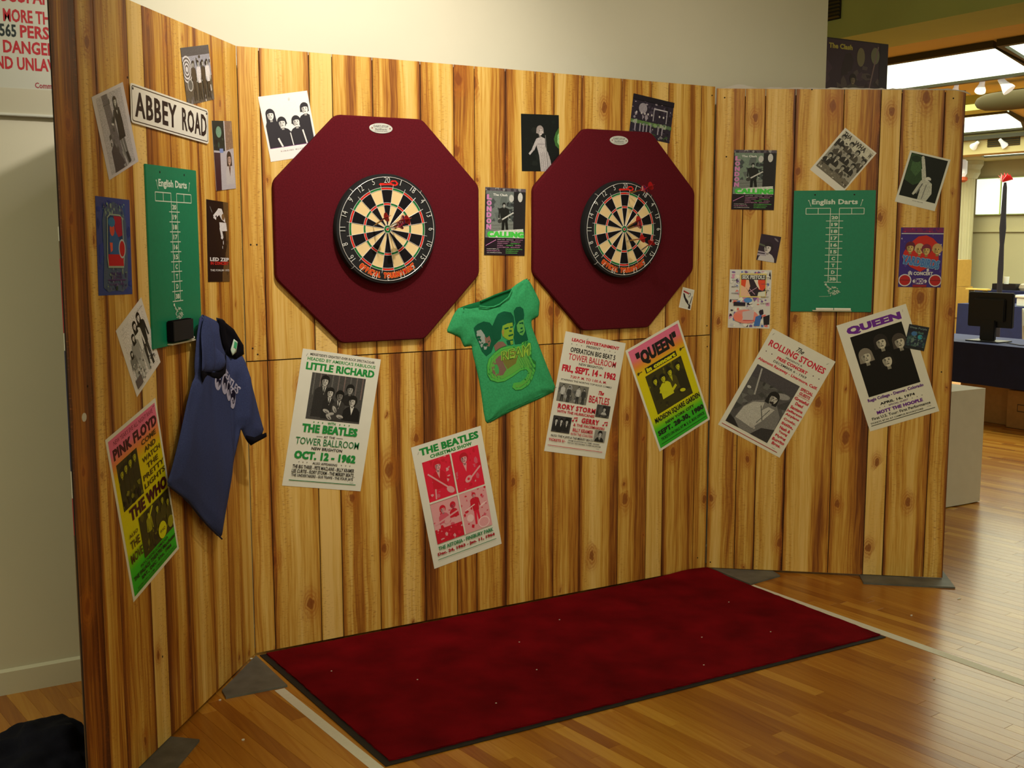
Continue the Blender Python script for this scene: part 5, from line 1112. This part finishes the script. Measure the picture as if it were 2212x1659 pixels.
b_col = [(0.6906, 1.4127), (0.7402, 1.404), (0.7979, 1.3673), (0.8466, 1.3058), (0.8478, 1.2758), (0.8056, 1.2604), (0.7679, 1.2727), (0.7243, 1.3164), (0.7035, 1.3694)]
b_cuff = [(0.9649, 0.952), (0.9669, 0.9352), (0.895, 0.9211), (0.8732, 0.9156), (0.8504, 0.9409), (0.8486, 0.9592), (0.8961, 0.9445)]
BT = mat('blue_jersey', (58, 66, 108), .9, noise=.14, nscale=220, spec=.1, bump=.3, bscale=900); BKT = mat('black_rib', (14, 12, 20), .92, bump=.3, bscale=700, spec=.1)
root = empty('t_shirt', label='dark blue ringer T-shirt with black collar and cuffs hung across the left corner', cat='T-shirt')
def bd(s, z, e):
    w = .010*math.sin((s-.82-(z-1.0)*.09)*58)*math.exp(-((s-.83)**2/.004))*min(1, max(0, (1.28-z)/.1)) + .004*math.sin(s*36+z*7) + .003*math.sin(z*17+s*8)
    w += .006*math.sin((s-.55)*70)*math.exp(-((s-.56)**2/.004+(z-1.3)**2/.02))
    return .004+.018*min(1, e/.05)**.6+w*min(1, e/.02)
cloth('shirt_front', smooth_poly(b_body), bsurf, bd, BT, root, .009)
cloth('left_sleeve', smooth_poly(b_slv), bsurf, lambda s, z, e: bd(s, z, .04)+.004+.012*min(1, e/.03)**.5+.005*math.sin(s*70), BT, root, .009)
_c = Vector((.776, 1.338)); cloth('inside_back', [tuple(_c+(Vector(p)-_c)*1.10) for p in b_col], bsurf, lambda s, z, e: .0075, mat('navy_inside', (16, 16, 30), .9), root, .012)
cloth('collar', [tuple(_c+(Vector(p)-_c)*1.03) for p in b_col], bsurf, lambda s, z, e: .012+.010*min(1, e/.02)-.006*min(1, max(0, e-.015)/.02), BKT, root, .008)
cloth('right_cuff', b_cuff, bsurf, lambda s, z, e: .012+.012*min(1, e/.012), BKT, root, .006)
cloth('left_cuff', [(.4864, 1.2496), (.5506, 1.2356), (.6175, 1.2277), (.690, 1.2403), (.725, 1.30), (.700, 1.215), (.64, 1.20), (.5506, 1.2256), (.505, 1.205)], bsurf, lambda s, z, e: bd(s, z, .04)+.003+.003*min(1, e/.01), BKT, root, .008)
MB().tube([bsurf(s, z, .010) for s, z in ((.2395, .8953), (.3809, .8123), (.5235, .6945), (.6552, .6014))], .003, 6).build('hem', mat('navy_hem', (26, 28, 60), .9), root)
tg = cloth('size_tag', [(0.781, 1.3339), (0.8008, 1.3219), (0.7914, 1.2844), (0.770, 1.274), (0.7615, 1.2957)], bsurf, lambda s, z, e: .026, mat('white_tag', (196, 214, 200), .7), root, .01)
cprint('tag_print', [([(.783, 1.327), (.797, 1.317), (.790, 1.296), (.776, 1.304)], (70, 170, 120))], bsurf, lambda s, z, e: .0262, b_body, root)
sh = []
pf = [(0.6965, 1.2372), (0.8207, 1.1446)]
tv, tf = text_mesh('BEATLES', .03); ax, bx = min(p[0] for p in tv), max(p[0] for p in tv); ay, by = min(p[1] for p in tv), max(p[1] for p in tv)
vv = []
for X, Y in tv:
    t = (X-ax)/(bx-ax); k = (Y-ay)/(by-ay); s = .694+(.822-.694)*t-.020*(1-k); z = 1.238+(1.146-1.238)*t-.024*(1-k); vv.append(bsurf(s, z, bd(s, z, .05)+.0016))
meshobj('shirt_lettering', vv, [list(f) for f in tf], INKC, root, lin((176, 172, 200)))
LV = (170, 166, 196); NV = (26, 22, 44)
for (cx, cy, k) in ((.640, 1.190, .021), (.688, 1.176, .026), (.728, 1.146, .026), (.768, 1.112, .026)):
    sh.append((elp(cx, cy, k*.95, k*1.5, 8), LV)); sh.append((elp(cx+.004, cy+.006, k*.72, k*1.05, 8), NV)); sh.append((elp(cx-.001, cy-.014, k*.42, k*.75, 8), LV)); sh.append((elp(cx+.002, cy-.010, k*.10, k*.45, 0), NV))
cprint('shirt_print', sh, bsurf, bd, b_body, root, .01)
MB().lathe([(.0022, 0), (.003, -.002), (.001, -.004)], 8, 'y', bsurf(.557, 1.436, .012)).build('pin_head', STAPLE, root)

# ---------------------------------------------------------------- things at the left edge
root = empty('occupancy_sign', label='white framed wall notice with red block capitals, cut by the left edge', cat='sign')
SGN = mat('sign_white', (190, 190, 182), .4); FRM = mat('sign_frame', (206, 206, 198), .35)
MB().box(-1.75, -.50, .088, .0995, 2.24, 3.0).build('sign_face', SGN, root)
MB().box(-1.76, -.49, .086, .0995, 2.15, 2.24).build('lower_band', mat('sign_band', (188, 182, 164), .5), root)
MB().cham(-1.77, -.48, .078, .0998, 2.142, 2.152, .002).build('frame', FRM, root)
a = Art(1, 1, 0); RR = (176, 24, 40)
def T(s_, x0, z0, x1, z1, c, b=.02):
    a.text(s_, x0+.5, .5-z1, x1+.5, .5-z0, c, b)
T('OCCUPANCY', -.862, 2.539, -.580, 2.590, RR); T('BY MORE THAN', -.862, 2.470, -.60, 2.516, RR); T('1565', -.836, 2.418, -.768, 2.463, (20, 36, 40)); T('PERSONS', -.7555, 2.418, -.56, 2.463, RR)
T('IS DANGEROUS', -.858, 2.362, -.555, 2.407, RR); T('AND UNLAWFUL', -.872, 2.305, -.56, 2.350, RR); T('Commissioner', -.715, 2.245, -.59, 2.265, (150, 40, 60), .01); T('Department Of Buildings', -.789, 2.224, -.640, 2.234, (170, 60, 80), 0)
a.tv = [(x, .0875+y*.2, z) for x, y, z in a.tv]; a.finish(root)

BAGM = mat('black_fabric', (16, 16, 28), .95, noise=.3, nscale=12, spec=.15, bump=.6, bscale=60)
bm = bmesh.new(); bmesh.ops.create_icosphere(bm, subdivisions=5, radius=1)
from mathutils import noise as mn
for v in bm.verts:
    p = v.co.copy(); n = mn.noise(p*1.6+Vector((3, 1, 0)))*.34+mn.noise(p*3.5)*.16+mn.noise(p*9)*.04; p *= 1+n; v.co = Vector((p.x*.20, p.y*.17, max(p.z*.135+.01, -.03)+.0))
me = bpy.data.meshes.new('fabric_heap'); bm.to_mesh(me); bm.free(); me.shade_smooth(); me.materials.append(BAGM)
o = bpy.data.objects.new('fabric_bag', me); COL.objects.link(o); o.location = (-.94, -.72, .031); o.rotation_euler = (0, 0, .6); tag(o, 'black soft fabric bag on the floor behind the left panel, bottom left corner', 'bag')

root = empty('rolled_banner', label='thin red white and blue roll standing behind the left panel edge', cat='banner')
zz = [.0006, .85, .96, 1.04, 1.39, 1.44, 1.65, 1.70, 1.74]; cc = [(84, 60, 34), (150, 30, 40), (200, 196, 190), (28, 34, 80), (200, 196, 190), (150, 24, 36), (120, 100, 80), (200, 196, 190)]
for i in range(8): MB().tube([(.064, .0185, zz[i]), (.064, .0185, zz[i+1])], .0105, 14).build('band', mat('banner_%d' % i, cc[i], .8), root, smooth=True)
root.matrix_world = frame('L')

# ---------------------------------------------------------------- the hall beyond
LIGHT = mat('lit_diffuser', (240, 250, 226), .6, emit=(236, 255, 226), strength=2.2)
DKF = mat('dark_light_frame', (70, 66, 40), .7)
def lightbox(pts, z, label, n=1):
    root = empty('ceiling_light', label=label, cat='ceiling light', group=None)
    MB().prism(pts, z-.03, z-.001, axis='z').build('diffuser', LIGHT, root)
    cx = sum(p[0] for p in pts)/len(pts); cy = sum(p[1] for p in pts)/len(pts)
    out = [(cx+(p[0]-cx)*1.03+(.05 if p[0] > cx else -.05), cy+(p[1]-cy)*1.01) for p in pts]
    mb = MB(); k = len(pts)
    for i in range(k):
        a, b, c, d = out[i], out[(i+1) % k], pts[(i+1) % k], pts[i]; mb.prism([a, b, c, d], z-.06, z-.0005, axis='z')
    mb.build('frame', DKF, root)
lightbox([(7.50, 2.26), (9.20, 3.05), (9.10, 8.5), (7.43, 8.5)], 3.4, 'long bright ceiling light panel nearest the camera, above the right panel')
lightbox([(7.49, 2.16), (9.22, 2.95), (9.3, -3.0), (7.55, -3.0)], 3.4, 'bright ceiling light panel cut by the right edge beyond the first panel')
lightbox([(12.27, 5.61), (13.5, 6.28), (14.5, 6.95), (14.45, 13), (12.3, 13)], 3.4, 'second bright ceiling light panel farther down the hall')
lightbox([(17.0, 9.9), (19.5, 11.4), (19.5, 2), (17.0, 2)], 3.4, 'farthest bright ceiling light panel above the white screens')
CHR = mat('white_lamp_shell', (236, 238, 236), .25, emit=(255, 255, 250), strength=.25)
TRK = mat('dark_track', (60, 58, 40), .6)
t_ = empty('lamp_track', label='dark track rail along the near edge of the first light panel, holding lamps', cat='light track'); MB().box(9.35, 9.40, -3, 9, 3.375, 3.3995).build('rail', TRK, t_)
t_ = empty('lamp_track', label='dark track rail before the second beam holding two lamps', cat='light track'); MB().box(14.50, 14.56, 0, 12, 3.24, 3.30).box(14.50, 14.56, 4, 4.1, 3.30, 3.3995).box(14.50, 14.56, 9, 9.1, 3.30, 3.3995).build('rail', TRK, t_)
def trackhead(x, y, zt, s, label, tilt=(.5, .6, -.8)):
    root = empty('track_lamp', (x, y, zt), 0, label, 'track light', 'track lights in the hall'); d = Vector(tilt).normalized()
    MB().tube([(0, 0, 0), (0, 0, -.07*s)], .012, 8).build('stem', TRK, root); c = Vector((0, 0, -.08*s))
    MB().tube([c-d*.07*s, c-d*.06*s, c+d*.02*s, c+d*.10*s, c+d*.13*s], [.02*s, .035*s, .045*s, .075*s, .08*s], 14).build('lamp_shell', CHR, root, smooth=True)
trackhead(9.40, 4.16, 3.385, .62, 'track lamp just above the torn right end of the display panel'); trackhead(9.36, 3.80, 3.385, .72, 'middle one of the three track lamps under the first light panel'); trackhead(9.36, 3.54, 3.385, .85, 'rightmost of the three track lamps under the first light panel', (.2, -.6, -.8))
trackhead(14.53, 7.80, 3.24, .75, 'track lamp below the left end of the second light panel', (.3, .9, -.5)); trackhead(14.53, 7.34, 3.24, .75, 'track lamp in front of the hall vent', (.6, -.3, -.7))
root = empty('air_duct', label='dark oval duct under the ceiling beyond the panel end', cat='duct')
MB().tube([(9.9, 4.28, 3.20), (9.9, 4.24, 3.20), (9.9, 4.15, 3.20), (9.9, 3.9, 3.20), (9.9, -2, 3.20)], [.02, .06, .09, .11, .115], 20).build('duct_body', mat('duct_brown', (66, 58, 22), .8), root, smooth=True)
for y in (1.0, 3.0): MB().box(9.885, 9.915, y, y+.03, 3.29, 3.3995).build('hanger', TRK, root)
def vent(x, y0, y1, z0, z1, n, label):
    root = empty('air_vent', label=label, cat='vent'); MB().box(x-.012, x-.0005, y0, y1, z0, z1).build('backing', mat('vent_dark', (44, 38, 18), .8), root)
    for i in range(n):
        z = z0+(z1-z0)*(i+.5)/n; MB().add([(x-.013, y0, z-.004), (x-.013, y1, z-.004), (x-.030, y1, z+.006), (x-.030, y0, z+.006), (x-.013, y0, z-.001), (x-.013, y1, z-.001)], [[0, 1, 2, 3], [3, 2, 5, 4]]).build('slat', mat('vent_slat', (108, 96, 46), .7), root)
vent(5.3, 1.97, 2.45, 3.345, 3.62, 10, 'dark slatted air vent high at the right end of the white wall'); vent(14.6, 7.06, 7.64, 3.115, 3.25, 4, 'slatted air vent under the second ceiling light')

SCR = mat('white_screen', (236, 240, 232), .6, emit=(240, 246, 238), strength=.95)  # glow added to bring the panel faces up to white
def screen(y0, y1, z0, z1, label):
    root = empty('white_panel', label=label, cat='screen'); MB().cham(21.36, 21.42, y0, y1, z0, z1, .004).build('screen_face', SCR, root); MB().box(21.42, 21.45, y0-.02, y1+.02, z0-.02, z1+.02).build('frame', BEAM, root)
    MB().box(21.45, 21.52, y0+.1, y1-.1, z0+.1, z1-.1).build('bracket', BEAM, root)
screen(12.40, 12.98, 2.205, 3.0, 'bright white panel on the far wall left of the dark pole'); screen(11.2, 12.32, 2.205, 3.0, 'bright white panel on the far wall right of the dark pole')
root = empty('column', label='cream fluted column at the far wall', cat='column'); fl_ = []
for i in range(96): t = 6.2832*i/96; r = .20*(1-.07*max(0, math.cos(t*16))); fl_.append((20.9+r*math.cos(t), 12.92+r*math.sin(t)))
MB().prism(fl_, .25, 3.0, axis='z').build('shaft', HALLW, root, smooth=True); MB().lathe([(.24, 3.0), (.26, 3.04), (.30, 3.12), (.30, 3.2), (.36, 3.3), (.36, 3.399)], 32, 'z', (20.9, 12.92, 0)).build('capital', HALLW, root); MB().lathe([(.30, .001), (.30, .12), (.25, .2), (.22, .25)], 32, 'z', (20.9, 12.92, 0)).build('base', HALLW, root)

BLUE = mat('navy_tablecloth', (22, 34, 84), .85, noise=.1, nscale=10, bump=.2, bscale=20); LEGM = mat('table_leg_grey', (90, 90, 92), .4, metal=.6)
def skirted(x0, x1, y0, y1, h, drop, m, label, wave=.012, name='tablecloth'):
    """folding table under a cloth: tabletop, legs and cloth"""
    root = empty('folding_table', label=label, cat='table'); MB().cham(x0+.02, x1-.02, y0+.02, y1-.02, h-.035, h-.006, .004).build('tabletop', mat('table_top_grey', (150, 148, 140), .5), root)
    for x in (x0+.08, x1-.08):
        for y in (y0+.12, y1-.12): MB().tube([(x, y, .001), (x, y, h-.036)], .013, 8).build('leg', LEGM, root)
    # cloth: top and hanging sides with soft folds
    per = []; n = 30
    for i in range(n): per.append((x0, y0+(y1-y0)*i/n, -1, 0))
    for i in range(12): per.append((x0+(x1-x0)*i/12, y1, 0, 1))
    for i in range(n): per.append((x1, y1-(y1-y0)*i/n, 1, 0))
    for i in range(12): per.append((x1-(x1-x0)*i/12, y0, 0, -1))
    k = len(per); vs = []; rows = 5
    for r in range(rows+1):
        f = r/rows; z = h-(h-drop)*f
        for i, (x, y, nx, ny) in enumerate(per): w = wave*math.sin(i*1.9)*f+wave*.8*f; vs.append((x+nx*w, y+ny*w, z))
    fs = [[r*k+i, r*k+(i+1) % k, (r+1)*k+(i+1) % k, (r+1)*k+i] for r in range(rows) for i in range(k)]+[list(range(k))[::-1]]
    o = meshobj(name, vs, fs, m, root, smooth=False); bm = bmesh.new(); bm.from_mesh(o.data); bmesh.ops.recalc_face_normals(bm, faces=bm.faces); bm.to_mesh(o.data); bm.free(); auto(o, 50); return root
skirted(7.50, 8.24, -1.2, 4.2, .742, .37, BLUE, 'long table under a navy cloth nearest of the hall tables, monitor on it')
skirted(12.6, 13.3, -1.2, 6.5, .742, .02, BLUE, 'middle navy-clothed table behind the monitor table'); skirted(16.6, 17.3, 1, 9.27, .742, .02, BLUE, 'farthest navy-clothed table with the black tray on it')
WCL = mat('white_tablecloth', (206, 198, 186), .8, noise=.03, nscale=12, bump=.15, bscale=14)
skirted(3.6, 4.905, .25, .95, .745, .006, WCL, 'table fully covered by a white cloth behind the right end of the display', .003)
BX = (mat('cardboard_dim', (172, 126, 72), .85, noise=.08, nscale=20), mat('cardboard_yellow', (176, 142, 62), .85, noise=.06, nscale=20)); TP = mat('box_tape', (150, 120, 80), .4)
def carton(x0, x1, y0, y1, z0, z1, m, label, marks=()):
    root = empty('cardboard_box', label=label, cat='box'); MB().cham(x0, x1, y0, y1, z0, z1, .004).build('carton', m, root)
    MB().box((x0+x1)/2-.025, (x0+x1)/2+.025, y0-.0006, y1+.0006, z1-.0005, z1+.0006).build('tape_strip', TP, root)
    for a_, b_, c_, d_, col in marks: MB().box(x0-.0012, x0-.0002, a_, b_, c_, d_).build('printed_mark', mat('mark_%s' % str(col), col, .6), root)
INKD = (58, 42, 26)
carton(7.62, 8.1, 1.35, 2.035, .002, .34, BX[0], 'large cardboard box with dark printed lines under the nearest table', ((1.55, 1.93, .215, .222, INKD), (1.55, 1.93, .155, .162, INKD), (1.925, 1.93, .155, .222, INKD)))
carton(7.70, 8.1, 2.06, 2.60, .002, .35, BX[0], 'dim cardboard box half hidden behind the white-clothed table'); carton(7.60, 7.95, 1.3, 1.86, .343, .44, BX[0], 'flat cardboard box with a white label on top of the large box', ((1.64, 1.81, .375, .415, (190, 184, 176)),))
carton(13.5, 13.9, 7.27, 7.85, .002, .45, BX[1], 'bottom yellow carton of the stack behind the panel end'); carton(13.5, 13.9, 7.25, 7.82, .452, .93, BX[1], 'middle yellow carton of the stack behind the panel end'); carton(13.5, 13.9, 7.29, 7.9, .932, 1.345, BX[1], 'top yellow carton of the stack behind the panel end', ((7.40, 7.50, 1.22, 1.32, (90, 90, 40)),))
# monitor seen from behind
root = empty('monitor', label='black computer monitor seen from behind on the nearest navy table', cat='monitor'); BLP = mat('black_plastic', (22, 20, 26), .5)
q_ = Matrix.Translation((7.78, 2.37, 0)) @ Matrix.Rotation(R(4), 4, 'Z')
MB().cham(-.02, .02, -.225, .225, .875, 1.195, .008, M=q_).build('screen_housing', BLP, root); MB().cham(-.045, -.02, -.16, .16, .93, 1.14, .01, M=q_).build('rear_cover', BLP, root)
MB().cham(-.05, -.01, -.075, .075, .752, .95, .008, M=q_).build('stand', BLP, root); MB().cham(-.13, .10, -.17, .17, .7432, .753, .004, M=q_).build('base', BLP, root); MB().box(.0205, .0215, -.205, .205, .90, 1.175, M=q_).build('screen_glass', mat('screen_glass', (12, 14, 18), .15), root)
o = MB().tube([(7.74, 2.17, .748), (7.64, 1.95, .747), (7.66, 1.85, .747), (7.60, 1.7, .747), (7.64, 1.4, .747)], .004, 6).build('power_cable', BLP, smooth=True); tag(o, 'thin black cable lying on the nearest navy table', 'cable')
o = MB().cham(7.72, 7.86, 1.45, 1.88, .7435, .762, .004).build('keyboard', BLP); tag(o, 'black keyboard at the picture edge on the nearest navy table', 'keyboard')
root = empty('wrapped_pole', label='tall dark wrapped pole with red and white ornament on top, mid hall', cat='pole')
MB().tube([(11, 4.65, z) for z in (.002, .6, 1.0, 1.3, 1.6, 1.8, 1.95, 2.2, 2.3, 2.36)], [.04, .032, .030, .034, .026, .040, .032, .026, .024, .014], 12).build('wrapped_shaft', mat('dark_wrap', (22, 20, 34), .85, bump=.5, bscale=30), root, smooth=True)
orn = MB()
for i in range(7): t = R(-75+25*i); orn.add([(10.95, 4.65, 2.36), (10.95, 4.65-math.sin(t)*.09-.012, 2.40+math.cos(t)*.06), (10.97, 4.65-math.sin(t)*.11, 2.41+math.cos(t)*.07), (11.03, 4.65-math.sin(t)*.09, 2.38+math.cos(t)*.05)], [[0, 1, 2], [0, 2, 3], [0, 3, 1], [1, 3, 2]])
orn.build('red_ornament', mat('ornament_red', (206, 30, 40), .6), root)
orn = MB()
for i in (2, 4): t = R(-65+22*i); orn.add([(10.93, 4.65, 2.37), (10.93, 4.63-math.sin(t)*.10, 2.40+math.cos(t)*.04), (10.93, 4.62-math.sin(t)*.10, 2.42+math.cos(t)*.04)], [[0, 1, 2]])
orn.build('white_streamer', mat('ornament_white', (230, 230, 230), .6), root)
root = empty('wall_lamp', label='small white lamp with an orange shade on the far column', cat='lamp'); MB().lathe([(.05, 3.02), (.09, 3.1), (.09, 3.36), (.04, 3.399)], 16, 'z', (20.4, 12.62, 0)).build('lamp_body', CHR, root); MB().lathe([(.05, 2.9), (.11, 2.94), (.10, 3.01), (.05, 3.02)], 16, 'z', (20.4, 12.62, 0)).build('orange_shade', mat('orange_shade', (200, 90, 40), .6), root)
# tray, cup and papers on the farthest table
root = empty('tray', label='black shallow tray on the farthest navy table behind the pole', cat='tray'); MB().box(16.7, 16.95, 8.50, 8.98, .743, .752).box(16.7, 16.71, 8.50, 8.98, .752, .855).box(16.94, 16.95, 8.50, 8.98, .752, .855).box(16.71, 16.94, 8.50, 8.51, .752, .855).box(16.71, 16.94, 8.97, 8.98, .752, .855).build('tray_body', BLP, root)
o = MB().tube([(16.85, 8.88, .753), (16.85, 8.90, 1.10)], .012, 8).build('rod', mat('grey_rod', (120, 114, 90), .5)); tag(o, 'thin grey rod standing in the black tray', 'rod')
o = MB().lathe([(.035, .753), (.05, .98), (.046, .98), (.032, .76)], 16, 'z', (16.82, 8.78, 0)).build('cup', mat('white_plastic', (226, 230, 224), .5)); tag(o, 'white cup in the black tray', 'cup')
WP = mat('white_plastic', (226, 230, 224), .5)
for i, (y, w, lb) in enumerate(((8.05, .30, 'lowest white box of the little stack at the right end of the far table'), (8.04, .28, 'middle white box of the little stack on the far table'), (8.06, .26, 'top white box of the little stack on the far table'))):
    root = empty('white_box', label=lb, cat='box'); z = .743+i*.085; MB().cham(16.7, 17.0, y-w/2-.1, y+w/2, z, z+.07, .006).build('carton', WP, root); MB().cham(16.69, 17.01, y-w/2-.11, y+w/2+.01, z+.070, z+.082, .004).build('lid', WP, root)
o = MB().lathe([(.06, .744), (.09, .79), (.07, .85), (.03, .87)], 14, 'z', (16.8, 8.40, 0)).build('bowl', mat('pale_grey_bowl', (170, 160, 140), .6)); tag(o, 'pale grey bowl left of the white boxes on the far table', 'bowl')
o = MB().cham(13.4, 13.5, 6.62, 7.0, .90, .925, .004, M=None).build('yellow_board', mat('yellow_foam', (206, 184, 96), .7)); tag(o, 'yellow board edge resting on a stand above the monitor', 'board')
o = MB().box(13.42, 13.48, 6.66, 6.71, .001, .899).box(13.42, 13.48, 6.9, 6.95, .001, .899).build('board_stand', TRK); tag(o, 'pair of dark uprights under the yellow board', 'stand')
root = empty('white_case', label='white plastic case on the middle navy table at the right edge', cat='case'); MB().cham(12.7, 13.0, 5.2, 5.62, .743, .86, .01).build('case_body', WP, root); MB().cham(12.68, 13.02, 5.18, 5.64, .86, .90, .01).build('case_lid', WP, root)
o = MB().lathe([(.05, .744), (.07, .78), (.04, .83)], 12, 'z', (12.7, 5.82, 0)).build('brown_pouch', mat('brown_leather', (110, 56, 30), .6)); tag(o, 'small brown pouch left of the white case', 'pouch')
# folding chair at the right edge
root = empty('folding_chair', label='white folding chair at the right edge beside the nearest table', cat='chair'); WC = mat('white_chair', (214, 216, 204), .45)
for y in (2.46, 2.86): MB().tube([(9.05, y, .001), (9.0, y, .46), (8.95, y, .98)], .014, 8).build('leg', WC, root); MB().tube([(8.75, y, .001), (9.12, y, .45)], .014, 8).build('leg', WC, root)
MB().cham(8.93, 8.97, 2.46, 2.86, .80, .96, .01).build('backrest', WC, root); MB().cham(8.99, 9.36, 2.46, 2.86, .44, .465, .008).build('seat', WC, root)

# poster board standing behind the right panel
root = empty('poster_stand', (4.66, 1.20, 0), 0, 'dark poster of a figure with red letters standing behind the right panel', 'poster')
MB().box(-.40, .293, -.004, .004, 2.10, 3.018).build('poster_board', mat('dim_board', (44, 30, 46), .5), root)
MB().box(-.02, .02, .005, .03, .001, 2.80).build('upright', TRK, root); MB().box(-.3, .3, -.1, .2, .0008, .02).build('foot', TRK, root)
a_root = empty('album_print', (-.0535, -.0045, 2.56)); a_root.parent = root
o, _ = None, None
aa = Art(.69, .90, .0004); k = lambda c: c
aa.rect(0, 0, 1, 1, (46, 32, 50)); aa.mottle(.12, .02, 1, .6, 40, [(56, 40, 60), (40, 28, 40), (64, 54, 62)], .03, .09, 3); aa.ell(.62, .11, .055, .09, (90, 84, 70)); aa.ell(.82, .09, .06, .08, (84, 84, 74)); aa.line(.86, .02, .74, .36, .018, (90, 74, 84)); aa.rect(.88, 0, 1, .6, (34, 24, 38)); aa.full(.52, .24, .50, (96, 84, 76), (30, 20, 26), (60, 54, 58), (26, 18, 22), w=1.5)
aa.text('The Clash', .18, .028, .50, .066, (150, 140, 70), .04)
for i, ch in enumerate('LONDON'): aa.text(ch, .03, .05+i*.085, .14, .125+i*.085, (170, 40, 40), .05)
aa.c = [tuple(min(1, v*2.6) for v in c[:3])+(1,) for c in aa.c]; aa.tc = [tuple(min(1, v*1.8) for v in c[:3])+(1,) for c in aa.tc]; aa.finish(a_root)  # the poster's dim lighting is put into its ink colours, lifted here
